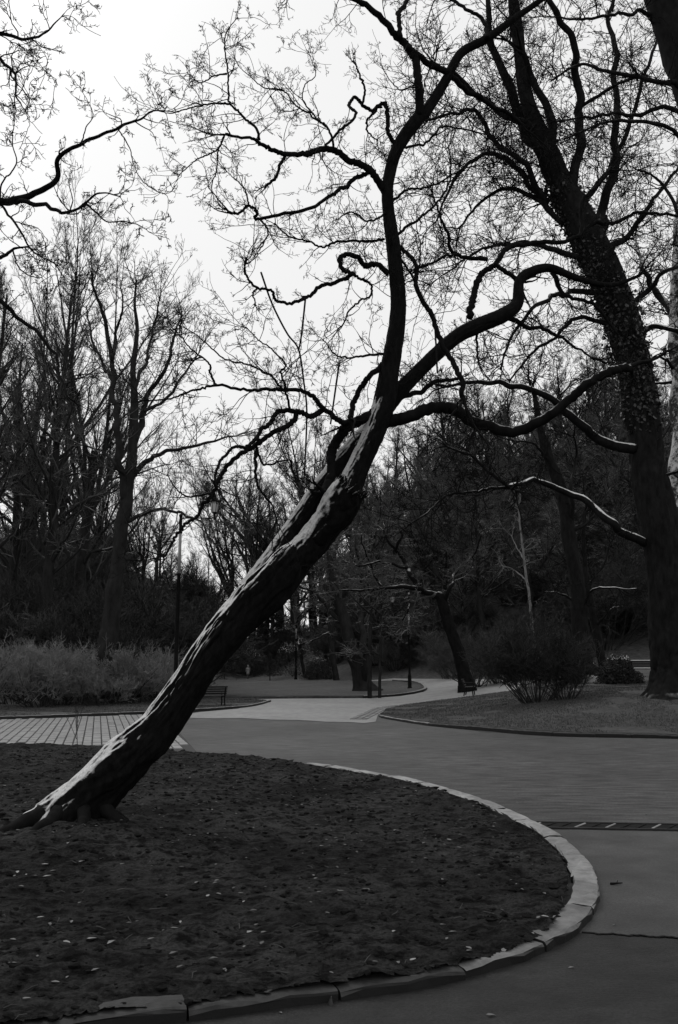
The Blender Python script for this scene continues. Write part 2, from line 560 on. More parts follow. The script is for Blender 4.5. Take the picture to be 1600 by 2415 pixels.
def sheet(name, poly, mat, dz, step, skirt=0.0, zfun=None, edge=None):
    """a sheet draped on the terrain with clean edges; skirt drops its rim"""
    P = densify(poly, edge or step)
    xs = [p[0] for p in P]; ys = [p[1] for p in P]
    gx, gy = np.meshgrid(np.arange(min(xs), max(xs), step), np.arange(min(ys), max(ys), step))
    gx = gx.ravel() + step * 0.31; gy = gy.ravel() + step * 0.17
    k = inside(P, gx, gy)
    pts = [Vector(p) for p in P] + [Vector((a, b_)) for a, b_ in zip(gx[k], gy[k])]
    n = len(P)
    vo, eo, fo, *_ = delaunay_2d_cdt(pts, [(i, (i + 1) % n) for i in range(n)], [list(range(n))], 1, 1e-5)
    x = np.array([v.x for v in vo]); y = np.array([v.y for v in vo])
    z = (H(x, y) if zfun is None else zfun(x, y)) + dz
    V = np.stack([x, y, z], 1)
    T = [f for f in fo if len(f) == 3]
    T = np.array([f if ((V[f[1]] - V[f[0]])[0] * (V[f[2]] - V[f[0]])[1] - (V[f[1]] - V[f[0]])[1] * (V[f[2]] - V[f[0]])[0]) > 0 else f[::-1] for f in T])
    Q = None
    if skirt:
        # boundary edges appear once
        E = {}
        for f in T:
            for a, b_ in ((f[0], f[1]), (f[1], f[2]), (f[2], f[0])):
                E[(a, b_)] = 1
        be = [(a, b_) for (a, b_) in E if (b_, a) not in E]
        off = len(V)
        V = np.concatenate([V, V - np.array([0, 0, skirt])])
        Q = np.array([(b_, a, a + off, b_ + off) for a, b_ in be])
    me = mesh_np(name, V, Q, T)
    o = obj(name, me, mat)
    return tag(o, kind='structure')

def GP(l):
    return [tuple(GH(*p)[:2]) for p in l]

# --- the terrain, one sheet to the horizon
ya = np.concatenate([np.arange(-60, 0, 10), np.arange(0, 160, 1.6), np.geomspace(160, 1500, 26)])
xh = np.concatenate([np.arange(0, 70, 1.6), np.geomspace(70, 900, 18)])
xa = np.concatenate([-xh[:0:-1], xh])
gx, gy = np.meshgrid(xa, ya)
gz = H(gx, gy) - 0.03
far = sm((gy - 30) / 20)
gz += far * 0.35 * fbm(gx * 0.3, gy * 0.3, 3, 5) * sm((H(gx, gy) - 0.3) / 1.5)
V = np.stack([gx, gy, gz], -1).reshape(-1, 3)
nx, ny = len(xa), len(ya)
i = np.arange(ny - 1)[:, None] * nx; j = np.arange(nx - 1)[None, :]
Q = np.stack([i + j, i + j + 1, i + j + 1 + nx, i + j + nx], -1).reshape(-1, 4)
tag(obj('ground', mesh_np('ground', V, Q), M['forest_floor']), kind='structure')

# --- asphalt plaza
plaza = [(-16, -4), (16, -4), (22, 18), (20, 24), (3, 32), (-1, 33.5), (-8, 31), (-26, 33)]
sheet('asphalt_plaza', plaza, M['asphalt'], 0.0, 1.2, zfun=lambda x, y: 0 * x)

# near lane past the drain: smoother slab, then a darker one this side of the seam
dr0, dr1 = GH(1225, 1957)[:2], GH(1600, 1963)[:2]
sm0, sm1 = GH(1370, 2202)[:2], GH(1600, 2214)[:2]
ex = lambda a, b_, x: (x, a[1] + (b_[1] - a[1]) * (x - a[0]) / (b_[0] - a[0]))
sheet('smooth_lane', [ex(sm0, sm1, 1.2), ex(sm0, sm1, 12), ex(dr0, dr1, 16), ex(dr0, dr1, 1.2)], M['asphalt_smooth'], 0.004, 0.8, zfun=lambda x, y: 0 * x)
sheet('near_lane', [(-10, -3), (12, -3), ex(sm0, sm1 - np.array([0, .03]), 12), ex(sm0, sm1 - np.array([0, .03]), -2.0), (-10, 4.0)], M['asphalt_dark'], 0.004, 0.8, zfun=lambda x, y: 0 * x)

# --- pale path in the middle distance
lp = GP([(400, 1693), (470, 1680), (560, 1672), (640, 1656), (600, 1649), (700, 1648), (880, 1647), (945, 1642), (1000, 1632), (1009, 1624), (985, 1611), (925, 1607), (700, 1604), (480, 1604),
         (200, 1603), (200, 1598.5), (480, 1598.5), (930, 1600), (1100, 1601), (1180, 1603), (1235, 1612), (1225, 1629), (1004, 1660), (917, 1672), (892, 1686), (886, 1703), (860, 1706), (820, 1703.5), (770, 1703), (700, 1698.5), (640, 1698), (570, 1694), (500, 1695)])
sheet('light_path', lp, M['light_path'], 0.012, 1.5, zfun=lambda x, y: H(x, y) + 0.0)
# narrow path climbing on the right behind the big tree
rp = [GH(1440, 1592), GH(1520, 1578), GH(1640, 1565)]
q = [tuple(p[:2]) for p in rp]; q2 = [(p[0] + 0.1, p[1] + 1.6) for p in rp[::-1]]
sheet('upper_path', q + q2, M['light_path'], 0.05, 1.0)

# --- lawns
def lawn_bumps(x, y):
    return H(x, y) + 0.05 * fbm(x * 0.9, y * 0.9, 3, 11)
rl = GP([(897, 1691), (1019, 1711), (1157, 1722), (1310, 1734), (1600, 1741)]) + [(14, 19.7), (24, 21), (30, 60), (14, 64)] + GP([(1218, 1632), (1100, 1648), (1004, 1661), (940, 1670), (912, 1677)])
sheet('right_lawn', rl, M['turf'], 0.09, 0.45, skirt=0.14, zfun=lawn_bumps, edge=0.3)
ll = GP([(-300, 1706), (0, 1697), (340, 1684), (450, 1678), (560, 1671), (637, 1656), (600, 1650), (500, 1648)]) + [(-12, 47), (-34, 46), (-40, 34)]
sheet('left_lawn', ll, M['turf'], 0.07, 0.7, skirt=0.12, zfun=lawn_bumps, edge=0.4)
fl = GP([(500, 1647), (880, 1646), (945, 1641), (1000, 1631), (1007, 1624), (985, 1612), (925, 1607.5), (700, 1604.5), (480, 1604.5)]) + [(-40, 100), (-36, 47.5), (-12, 47.5)]
sheet('far_lawn', fl, M['turf'], 0.10, 2.0, skirt=0.14, zfun=lawn_bumps, edge=1.0)

# --- kerbs, stone by stone
def kerb(label, line, side, width, height, stone, mat, seed=0, zoff=0.0, rough=0.004):
    """line = outer edge in plan; side +1 = the kerb lies left of the direction of travel"""
    rng = np.random.default_rng(seed)
    P = catmull([(p[0], p[1], 0) for p in line], 8)
    d = np.concatenate([[0], np.cumsum(np.linalg.norm(np.diff(P, axis=0), axis=1))])
    root = empty('kerb', tuple(P[0][:2]) + (float(H(P[0][0], P[0][1])),))
    tag(root, label, 'kerb')
    x0 = 0.0
    while x0 < d[-1] - 0.15:
        L = stone * rng.uniform(0.85, 1.15)
        x1 = min(x0 + L, d[-1])
        g = 0.006
        K = max(4, int((x1 - x0) / 0.1))
        t = np.linspace(x0 + g, x1 - g, K)
        c = np.stack([np.interp(t, d, P[:, 0]), np.interp(t, d, P[:, 1])], 1)
        T = np.gradient(c, axis=0); T /= np.linalg.norm(T, axis=1, keepdims=True)
        N = np.stack([-T[:, 1], T[:, 0]], 1) * side
        hz = height + rng.uniform(-0.006, 0.006)
        tilt = rng.uniform(-0.006, 0.006)
        w = width * rng.uniform(0.95, 1.05)
        prof = [(0.0, -0.12), (0.0, hz - 0.018), (0.005, hz - 0.006), (0.018, hz), (w * 0.35, hz + 0.003), (w * 0.7, hz + 0.002), (w - 0.014, hz - 0.002), (w, hz - 0.014), (w, -0.12)]
        n = len(prof)
        zz = H(c[:, 0], c[:, 1]) + zoff
        V = np.zeros((K, n, 3))
        for q_, (u, z) in enumerate(prof):
            e = rng.normal(size=K) * rough * (1.0 if 0 < q_ < n - 1 else 0.3)
            V[:, q_, :2] = c + N * (u + e)[:, None]
            V[:, q_, 2] = zz + z + (e * 0.5 if z > 0 else 0) + (tilt * np.linspace(-1, 1, K) if z > 0 else 0)
        # worn corners
        V[0, 1:-1, 2] -= rng.uniform(0.001, 0.014); V[-1, 1:-1, 2] -= rng.uniform(0.001, 0.014)
        V = V.reshape(-1, 3)
        k = np.arange(K - 1)[:, None] * n; jj = np.arange(n)[None, :]; j2 = (jj + 1) % n
        Q = np.stack([k + jj, k + j2, k + n + j2, k + n + jj], -1).reshape(-1, 4)
        if side > 0:
            Q = Q[:, ::-1]
        c0 = len(V)
        V = np.concatenate([V, V[:n].mean(0, keepdims=True), V[-n:].mean(0, keepdims=True)])
        j = np.arange(n); j2 = (j + 1) % n; e = (K - 1) * n
        Tt = np.concatenate([np.stack([np.full(n, c0), j2, j], 1), np.stack([np.full(n, c0 + 1), e + j, e + j2], 1)])
        me = mesh_np('kerb_stone', V - np.array(root.location), Q, Tt, smooth=False)
        obj('kerb_stone', me, mat(x0, c) if callable(mat) else mat, root)
        x0 = x1
    return root, P

KPX = [(-420, 2520), (-60, 2478), (360, 2422), (800, 2363), (1004, 2333), (1157, 2294), (1285, 2248), (1361, 2205), (1407, 2149), (1413, 2108), (1395, 2052), (1342, 1998), (1303, 1970),
       (1234, 1936), (1157, 1900), (1065, 1871), (973, 1846), (902, 1833), (800, 1815), (740, 1807)]
kline = GP(KPX)
kroot, KP = kerb('pale worn stone kerb curving round the bare soil bed of the leaning tree', kline, +1, 0.19, 0.065, 0.82, lambda x0, c: M['kerb_dim'] if c[:, 1].mean() < 5.1 else (M['kerb_mid'] if c[:, 1].mean() < 6.0 else M['kerb_pale']), 3, rough=0.007)  # stone colour darkens towards the viewer in place of the fading reflection
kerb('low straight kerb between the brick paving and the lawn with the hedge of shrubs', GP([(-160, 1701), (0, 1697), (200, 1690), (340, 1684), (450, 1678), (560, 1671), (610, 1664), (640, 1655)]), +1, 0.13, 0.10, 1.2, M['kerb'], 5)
kerb('dark edged kerb rounding the tip of the sloping lawn beside the big shrub', GP([(912, 1678), (897, 1686), (897, 1692), (930, 1699), (1019, 1712), (1157, 1723), (1310, 1735), (1600, 1742)]) + [(11, 19.6), (14, 19.4)], +1, 0.12, 0.075, 0.9, lambda x0, c: M['kerb'] if c[:, 1].mean() > 25.3 else M['kerb_dim'], 6)  # front stones painted dark for the shadowed undercut of the lawn
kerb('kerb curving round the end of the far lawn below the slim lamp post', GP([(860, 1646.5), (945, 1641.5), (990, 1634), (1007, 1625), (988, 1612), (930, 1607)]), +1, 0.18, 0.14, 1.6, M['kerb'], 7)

# --- brick paving: every paver a piece
pb = GP([(-330, 1742), (0, 1756), (235, 1762), (466, 1775), (402, 1704), (392, 1684), (340, 1686), (0, 1699), (-330, 1708)])
bp = sheet('brick_path', pb, M['joint'], 0.004, 0.8, zfun=lambda x, y: 0 * x)
ANG = math.atan2(1.0, -559 / 2000.0)
ux, uy = math.cos(ANG), math.sin(ANG)             # along a course
vx, vy = uy, -ux                                  # across
PW, PL = 0.205, 0.62
bm = BM(); bm.box((0, 0, 0), (PL - 0.085, PW - 0.030, 0.05), bevel=0.008)
pm = bpy.data.meshes.new('paver'); bm.bm.to_mesh(pm); bm.bm.free(); pm.materials.append(M['paver'])
rng = np.random.default_rng(21)
cen = np.mean(np.array(pb), 0)
npav = 0
cand = []
for ci in range(-60, 61):
    offu = rng.uniform(-0.5, 0.5) * PL
    for ri in range(-16, 17):
        u = ri * PL + offu * 0.55; v = ci * PW
        x = cen[0] + ux * u + vx * v; y = cen[1] + uy * u + vy * v
        ok = all(inside(pb, np.array([x + sx * ux * PL / 4 + sv * vx * PW / 4]), np.array([y + sx * uy * PL / 4 + sv * vy * PW / 4]))[0] for sx in (-1, 1) for sv in (-1, 1))
        if ok:
            cand.append((x, y))
cand.sort(key=lambda p: abs(p[0] / p[1] + 0.30) * 6 + p[1] * 0.02)
for x, y in cand[:420]:
    o = bpy.data.objects.new('paver', pm)
    o.location = (x, y, 0.006 + rng.normal() * 0.003)
    o.rotation_euler = (rng.normal() * 0.008, rng.normal() * 0.006, ANG + rng.normal() * 0.008)
    COL.objects.link(o); o.parent = bp
    npav += 1

# --- gutter of small setts along the upper edge of the right lawn (pieces too small to pick apart)
gl = GP([(868, 1697), (893, 1684), (925, 1670), (1004, 1658), (1110, 1645), (1222, 1630)])
gp = catmull([(a, b_, 0) for a, b_ in gl], 10)
gp, _, glen = resample(gp, np.ones(len(gp)), 400)
Tn = np.gradient(gp, axis=0); Tn /= np.linalg.norm(Tn, axis=1, keepdims=True)
bm = BM()
rng = np.random.default_rng(4)
step = max(1, int(400 * 0.22 / glen))
for i in range(0, 400, step):
    for w_ in range(3):
        c = gp[i] + np.array([-Tn[i][1], Tn[i][0], 0]) * (0.1 + w_ * 0.2)
        z = float(H(c[0], c[1])) - 0.008 + rng.uniform(0, 0.008)
        bm.box((c[0], c[1], z), (0.17, 0.17, 0.06), Matrix.Rotation(math.atan2(Tn[i][1], Tn[i][0]), 3, 'Z'), 0.0)
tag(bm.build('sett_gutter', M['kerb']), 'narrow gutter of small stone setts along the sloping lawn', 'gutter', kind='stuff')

# --- soil bed inside the kerb: real clods
bed = [tuple(p[:2] + np.array([0, 0])) for p in KP]
# pull the rim a little under the kerb stones
Tk = np.gradient(KP, axis=0); Tk /= np.linalg.norm(Tk, axis=1, keepdims=True)
Nk = np.stack([-Tk[:, 1], Tk[:, 0]], 1)
# how far the soil has crept over the stones along the curve (offset of its rim from the outer edge)
tk = np.linspace(0, 1, len(KP))
kx = KP[:, 0] / KP[:, 1] * FPX + CX
rimo = np.interp(tk, [0, 0.21, 0.27, 0.32, 0.37, 0.42, 0.8, 0.95, 1.0], [0.025, 0.025, 0.03, 0.05, 0.12, 0.205, 0.205, 0.17, 0.08]) + 0.008 * fbm(tk * 60, tk * 0, 3, 3)
rim = [tuple(p) for p in (KP[:, :2] + Nk * rimo[:, None])] + GP([(600, 1788), (475, 1777), (235, 1763), (0, 1757), (-330, 1744)]) + [(-16, 12), (-10, 3.0)]
def bed_z(x, y):
    z = 0.086 - 0.045 * sm((y - 5.0) / 1.2) + 0.07 * np.maximum(-0.2, fbm(x * 0.6, y * 0.6, 2, 31)) * sm((y - 3) / 3)
    n = fbm(x * 5.5, y * 5.5, 4, 33, 0.6)
    z = z + 0.045 * np.maximum(n, -0.45)
    z = z + 0.035 * np.maximum(0, fbm(x * 13, y * 13, 2, 37) - 0.12)
    z = z + 0.16 * np.exp(-(((x + 2.35) / 0.9) ** 2 + ((y - 8.6) / 0.7) ** 2))     # heave at the root plate
    return z
def bed_patch(x0, x1, y0, y1, st):
    gx, gy = np.meshgrid(np.arange(x0, x1, st), np.arange(y0, y1, st))
    k = inside(rim, gx, gy)
    rngb = np.random.default_rng(int(y0 * 10))
    z = bed_z(gx, gy)
    nx = gx.shape[1]
    V = np.stack([gx + rngb.normal(size=gx.shape) * st * 0.2, gy + rngb.normal(size=gx.shape) * st * 0.2, z], -1).reshape(-1, 3)
    kk = k[:-1, :-1] & k[1:, :-1] & k[:-1, 1:] & k[1:, 1:]
    i, j = np.nonzero(kk)
    a = i * nx + j
    return V, np.stack([a, a + 1, a + 1 + nx, a + nx], -1)
Vs, Qs, off = [], [], 0
for args in ((-6, 3, 2.9, 9.0, 0.028), (-9, 3, 9.0 - 0.028, 19.0, 0.05)):
    V, Q = bed_patch(*args)
    used = np.unique(Q); mp = -np.ones(len(V), int); mp[used] = np.arange(len(used))
    Vs.append(V[used]); Qs.append(mp[Q] + off); off += len(used)
tag(obj('soil_bed', mesh_np('soil_bed', np.concatenate(Vs), np.concatenate(Qs)), M['soil']), kind='structure')

# loose clods and crumbs of earth, and fallen leaves, on the bed
rng = np.random.default_rng(8)
bmx = bmesh.new(); bmesh.ops.create_icosphere(bmx, subdivisions=1, radius=1.0)
iv = np.array([v.co[:] for v in bmx.verts]); it = np.array([[v.index for v in f.verts] for f in bmx.faces]); bmx.free()
n = 11000
x = rng.uniform(-6.5, 2.6, n); y = 3.0 + 15 * rng.random(n) ** 1.5
k = inside(rim, x, y); x, y = x[k], y[k]; n = len(x)
s_ = np.minimum(np.exp(rng.normal(size=n) * 0.6) * 0.011, 0.030) * (1 + y * 0.02)
z = bed_z(x, y)
V = iv[None] * (s_[:, None, None] * (0.6 + rng.random((n, 12, 1)) * 0.7)) * np.array([1.2, 1.0, 0.6]) + np.stack([x, y, z], 1)[:, None, :]
T = (it[None] + (np.arange(n) * 12)[:, None, None]).reshape(-1, 3)
tag(obj('earth_clods', mesh_np('earth_clods', V.reshape(-1, 3), None, T, False), M['clod']), 'loose crumbs of dark earth scattered over the soil bed', 'earth', kind='stuff')

def leaves(name, label, x, y, z, size, mat, seed):
    r = np.random.default_rng(seed)
    n = len(x)
    a = r.uniform(0, 2 * math.pi, n)
    base = np.array([(-1, 0, 0), (-0.3, 0.42, 0.18), (0.55, 0.34, 0.12), (1, 0, 0.1), (0.5, -0.36, 0.2), (-0.35, -0.4, 0.1)])
    c, s2 = np.cos(a)[:, None], np.sin(a)[:, None]
    L = size * r.uniform(0.6, 1.3, n)[:, None]
    bx_, by_, bz_ = base[:, 0][None], base[:, 1][None], base[:, 2][None] * r.uniform(0.2, 2.0, n)[:, None]
    V = np.stack([x[:, None] + L * (bx_ * c - by_ * s2), y[:, None] + L * (bx_ * s2 + by_ * c), z[:, None] + L * bz_], -1).reshape(-1, 3)
    o = (np.arange(n) * 6)[:, None]
    Q = np.concatenate([o + np.array([[0, 1, 2, 5]]), o + np.array([[5, 2, 3, 4]])])
    return tag(obj(name, mesh_np(name, V, Q, None, False), mat), label, 'leaves', kind='stuff')
n = 900
x = rng.uniform(-6.5, 2.6, n); y = 3.2 + 14 * rng.random(n) ** 1.2
k = inside(rim, x, y); x, y = x[k], y[k]
leaves('fallen_leaves', 'small dark fallen leaves lying on the soil bed', x, y, bed_z(x, y) + 0.008, 0.022, M['leaf'], 1)
n = 420
x = rng.uniform(-6, 2.6, n); y = 3.3 + 11 * rng.random(n) ** 1.2
k = inside(rim, x, y); x, y = x[k], y[k]; n = len(x)
a_ = rng.uniform(0, 6.28, n); L_ = rng.uniform(0.02, 0.07, n); z = bed_z(x, y) + 0.012
tbs = Tubes()
P_ = np.stack([np.stack([x - L_ * np.cos(a_), y - L_ * np.sin(a_), z], 1), np.stack([x, y, z + 0.006], 1) + rng.normal(size=(n, 3)) * 0.006, np.stack([x + L_ * np.cos(a_), y + L_ * np.sin(a_), z], 1)], 1)
tbs.add(P_, np.tile(np.array([[0.003, 0.0025, 0.0015]]), (n, 1)), 4)
tag(obj('fallen_twigs', tbs.mesh('fallen_twigs'), M['grass']), 'short dead twigs littering the soil bed', 'twigs', kind='stuff')
PLpx = [(370, 1750), (40, 2080), (60, 2088), (110, 2090), (95, 2182), (490, 2132), (575, 2146), (745, 2088), (425, 2192), (590, 2235), (215, 2253), (262, 2251), (156, 2254), (930, 2240), (1288, 2200), (975, 2305), (105, 2062), (190, 2050), (345, 1810), (448, 1848), (1060, 1990), (760, 2010)]
pts = np.array([GH(*p) for p in PLpx])
leaves('pale_leaves', 'scattered pale fallen leaves on the soil bed', pts[:, 0], pts[:, 1], bed_z(pts[:, 0], pts[:, 1]) + 0.02, 0.028, M['leaf_pale'], 2)
n = 260
x = rng.uniform(-2, 9, n); y = rng.uniform(4, 30, n)
k = ~inside(rim, x, y) & ~inside(rl, x, y); x, y = x[k], y[k]
leaves('path_debris', 'tiny bits of leaf and twig on the asphalt', x, y, 0 * x + 0.008, 0.02, M['leaf'], 3)

# --- drain across the asphalt on the right
d0 = np.array(GH(1236, 1947)[:2]); d1 = np.array(GH(1600, 1953)[:2])
dd = (d1 - d0) / np.linalg.norm(d1 - d0)
dang = math.atan2(dd[1], dd[0])
dl = 3.6
dr = empty('drain_channel', (d0[0], d0[1], 0), dang)
tag(dr, 'dark drain channel with steel bars crossing the asphalt beside the pale kerb', 'drain')
BM().box((dl / 2, 0, 0.004), (dl, 0.30, 0.012)).build('channel_bed', M['iron'], dr)
for yy in (-0.165, 0.165):
    BM().box((dl / 2, yy, 0.008), (dl, 0.035, 0.024), bevel=0.004).build('rail', M['asphalt_dark'], dr)
xx = 0.12
while xx < dl:
    BM().box((xx, 0, 0.012), (0.018, 0.29, 0.012), Matrix.Rotation(-0.55, 3, 'Z')).build('bar', M['steel'] if int(xx / 0.16) % 5 in (0, 3) else M['iron'], dr)
    xx += 0.16
# seam in the asphalt
s0 = np.array(sm0); s1 = np.array(sm1)
sd = (s1 - s0); 
bm = BM()
pp = [s0 + sd * t + np.array([0, 0.012 * math.sin(t * 23) + 0.008 * math.sin(t * 61)]) for t in np.linspace(0.02, 2.4, 60)]
for a, b_ in zip(pp, pp[1:]):
    c = (a + b_) / 2; e = b_ - a
    bm.box((c[0], c[1], 0.006), (np.linalg.norm(e) + 0.004, 0.022, 0.006), Matrix.Rotation(math.atan2(e[1], e[0]), 3, 'Z'))
tag(bm.build('asphalt_seam', M['iron']), kind='structure')
# pale chip of stone standing by the kerb
p = GH(780, 2372)
bm = BM(); bm.cyl((0, 0, 0), (0.004, 0, 0.045), 0.02, 0.002, 5)
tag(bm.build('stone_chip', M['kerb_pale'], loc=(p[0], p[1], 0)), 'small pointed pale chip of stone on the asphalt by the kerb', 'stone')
# bits of debris near the kerb
p = GH(1455, 2088)
bm = BM(); bm.cyl((-0.05, 0, 0.012), (0.05, 0.01, 0.016), 0.01, 0.004, 6); bm.cyl((0, 0, 0.014), (0.02, 0.03, 0.03), 0.005, 0.002, 5)
tag(bm.build('fallen_twig', M['twig'], loc=(p[0], p[1], 0)), 'short broken twig lying on the smooth asphalt beside the kerb bend', 'twig')

# --- grass blades on the lawns (nobody could count them)
def grass(name, label, poly, n, hgt, seed, zadd, yr):
    r = np.random.default_rng(seed)
    A = np.array(poly)
    x = r.uniform(max(-14, A[:, 0].min()), min(15, A[:, 0].max()), n); y = r.uniform(*yr, n)
    k = inside(poly, x, y) & (fbm(x * 0.8, y * 0.8, 2, seed) > -0.25); x, y = x[k], y[k]; n = len(x)
    z = lawn_bumps(x, y) + zadd
    a = r.uniform(0, 6.28, n); h = hgt * r.uniform(0.4, 1.2, n); w = h * 0.09 + 0.003
    lx, ly = r.normal(size=n) * h * 0.6, r.normal(size=n) * h * 0.6
    p0 = np.stack([x - w * np.cos(a), y - w * np.sin(a), z], 1); p1 = np.stack([x + w * np.cos(a), y + w * np.sin(a), z], 1); p2 = np.stack([x + lx, y + ly, z + h], 1)
    V = np.stack([p0, p1, p2], 1).reshape(-1, 3)
    tag(obj(name, mesh_np(name, V, None, np.arange(3 * n).reshape(-1, 3), False), M['grass']), label, 'grass', kind='stuff')
grass('lawn_grass', 'short winter grass on the sloping lawn', rl, 120000, 0.06, 51, 0.08, (19.5, 40))
grass('verge_grass', 'short winter grass on the lawn under the hedge of shrubs', ll, 60000, 0.06, 52, 0.06, (27, 46))

# ================================================================== TREES
def trace(pts, Y0, Y1, w0=None, w1=None, sub=5, wob=0.0, seed=0, gn=0.0):
    """centre line and radii from photograph pixels; Y0..Y1 = distance of its two ends; pts may carry widths"""
    n = len(pts)
    r = np.random.default_rng(seed)
    ph = r.uniform(0, 6.28)
    P, R = [], []
    for i, p in enumerate(pts):
        t = i / max(1, n - 1)
        Y = Y0 + (Y1 - Y0) * t + wob * math.sin(ph + t * 7) * min(1, 3 * t)
        q = at(p[0], p[1], Y)
        P.append(q)
        w = p[2] if len(p) > 2 else w0 + (w1 - w0) * t
        R.append(w * 0.5 * mpp(q))
    C = catmull(np.column_stack([np.array(P), np.array(R)]), sub)
    Pn, Rn = C[:, :3], np.maximum(C[:, 3], 0.002)
    if gn:
        s_ = np.concatenate([[0], np.cumsum(np.linalg.norm(np.diff(Pn, axis=0), axis=1))])
        wl = 9 * np.mean(Rn) + 0.02
        k = np.minimum(1, s_ / (2 * wl))
        for ax in range(3):
            Pn[:, ax] += gn * Rn * k * (2.2 * vnoise2(s_ / wl, 0 * s_ + 0.5, seed * 3 + ax) + 1.2 * vnoise2(s_ / wl * 2.3, 0 * s_ + 0.5, seed * 3 + ax + 50))
    return Pn, Rn

def rel(V, o):
    return V - np.array(o.location)

# ---------------------------------------------------------------- the leaning tree
base = GH(150, 1972)
HY = float(base[1])
hero = empty('leaning_tree', (float(base[0]), HY, 0.05))
tag(hero, 'old bare tree leaning far over the soil bed with snow on its twin trunk', 'tree')

def bark_disp(seed, amp, kth, ks, lump):
    def f(th, s, R):
        tt = th + 0.30 * np.sin(s * 1.1 + seed) + 0 * s
        cx_, cy_ = np.cos(tt) * kth + seed * 3.7, np.sin(tt) * kth
        wig = 0.9 * fbm3(cx_ * 0.6, cy_ * 0.6, s * ks * 2.6, 3)
        a = fbm3(cx_ + wig, cy_ + wig, s * ks, 3, 0.5)
        ridge = 0.30 - np.minimum(np.abs(a) * 4.5, 1.0) * 0.9          # long cords between furrows
        b_ = fbm3(cx_ * 0.35, cy_ * 0.35, s * 0.8, 2)
        fine = fbm3(cx_ * 3.0, cy_ * 3.0, s * ks * 5, 3, 0.6)
        return R * (amp * -ridge + lump * b_ + 0.10 * fine)
    return f

YA = HY + 0.02
A_ = [(70, 2075, 200), (118, 2008, 176), (160, 1955, 146), (226, 1878, 112), (298, 1800, 104), (365, 1728, 99), (424, 1648, 95), (502, 1528, 95), (574, 1438, 95), (638, 1378, 98), (690, 1322, 84), (730, 1280, 50)]
B_ = [(590, 1395, 56), (632, 1335, 50), (690, 1252, 48), (760, 1150, 49), (835, 1060, 50), (880, 1008, 47), (915, 955, 43), (960, 905, 37), (1012, 852, 34), (1075, 796, 34), (1123, 770, 36), (1187, 743, 33), (1220, 715, 27), (1226, 662, 21), (1252, 641, 20), (1299, 632, 18), (1362, 656, 14), (1440, 672, 10), (1510, 650, 6)]
C_ = [(640, 1385, 30), (668, 1352, 56), (700, 1316, 76), (745, 1268, 76), (795, 1205, 68), (825, 1150, 60), (850, 1090, 52), (885, 1015, 50), (908, 945, 49), (922, 860, 44), (935, 780, 38), (940, 700, 35), (928, 580, 32), (914, 470, 27), (920, 405, 27), (940, 345, 28), (984, 282, 30), (1010, 255, 24), (1052, 188, 21), (1088, 125, 19), (1150, 90, 18), (1230, 32, 15), (1320, -30, 10)]
LIMBS = []          # (P, R) of everything that may carry twigs, hero
def hero_stem(name, pts, Y0, Y1, n, sub, seed, amp, lump, mat):
    P, R = trace(pts, Y0, Y1, sub=sub)
    V, Q, T = tube_single(P, R, n, bark_disp(seed, amp, 1.7, 2.2, lump))
    o = obj(name, mesh_np(name, rel(V, hero), Q, T), mat, hero)
    # above the crotch the wood is bare
    o.data.materials.append(M['bark_branch'])
    kx_ = np.array([np.dot(p - CAM, UP) / np.dot(p - CAM, FWD) for p in P])
    ypx = CY - FPX * kx_
    ring = np.arange(len(Q)) // n
    edge = 955 + 60 * vnoise2(np.arange(len(Q)) % n * 0.35, 0.5 + 0.0 * ring, seed)
    mi = np.zeros(len(o.data.polygons), np.int32); mi[:len(Q)] = ypx[ring] < edge; mi[len(Q):] = 1
    o.data.polygons.foreach_set('material_index', mi)
    return P, R
# root flare: widen the foot
P, R = trace(A_, YA, YA + 0.15, sub=34)
def foot(th, s, R):
    d = bark_disp(2, 0.15, 1.25, 0.8, 0.55)(th, s, R)
    return d + R * 0.22 * np.exp(-s / 0.25) * (0.4 + 0.9 * np.maximum(0, np.sin(3 * th + 0.9)))
V, Q, T = tube_single(P, R, 150, foot)
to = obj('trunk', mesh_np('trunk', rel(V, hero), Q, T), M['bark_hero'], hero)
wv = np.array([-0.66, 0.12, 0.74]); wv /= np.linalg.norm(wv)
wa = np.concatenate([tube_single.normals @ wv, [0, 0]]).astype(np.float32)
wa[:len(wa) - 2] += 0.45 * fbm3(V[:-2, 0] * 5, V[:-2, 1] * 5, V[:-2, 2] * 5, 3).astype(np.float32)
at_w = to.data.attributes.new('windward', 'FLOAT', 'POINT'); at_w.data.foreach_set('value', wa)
rr_ = np.random.default_rng(17)
for k, (a_, L_, r_) in enumerate([(2.7, 0.55, .085), (3.5, 0.75, .09), (4.3, 0.6, .08), (5.2, 0.55, .075), (6.1, 0.5, .07), (1.6, 0.6, .08), (0.5, 0.5, .07)]):
    c0_ = np.array([float(base[0]) + 0.10, HY + 0.02])
    t_ = np.linspace(0, 1, 14)
    ang_ = a_ + 0.35 * np.sin(t_ * 3 + k)
    px_ = c0_[0] + np.cumsum(np.cos(ang_)) * L_ / 14 + 0.26 * math.cos(a_); py_ = c0_[1] + np.cumsum(np.sin(ang_)) * L_ / 14 + 0.18 * math.sin(a_)
    pz_ = bed_z(px_, py_) + 0.09 * (1 - t_) ** 2 - 0.05 * t_
    V_, Q_, T_ = tube_single(np.stack([px_, py_, pz_], 1), r_ * (1 - 0.75 * t_), 16, bark_disp(60 + k, 0.15, 1.2, 4.0, 0.5))
    obj('root', mesh_np('root', rel(V_, hero), Q_, T_), M['twig'], hero)
PB, RB = hero_stem('trunk', B_, YA + 0.22, YA + 0.9, 72, 22, 3, 0.06, 0.25, M['bark_stem'])
PC, RC = hero_stem('trunk', C_, YA + 0.10, YA + 0.35, 80, 22, 4, 0.06, 0.25, M['bark_stem'])
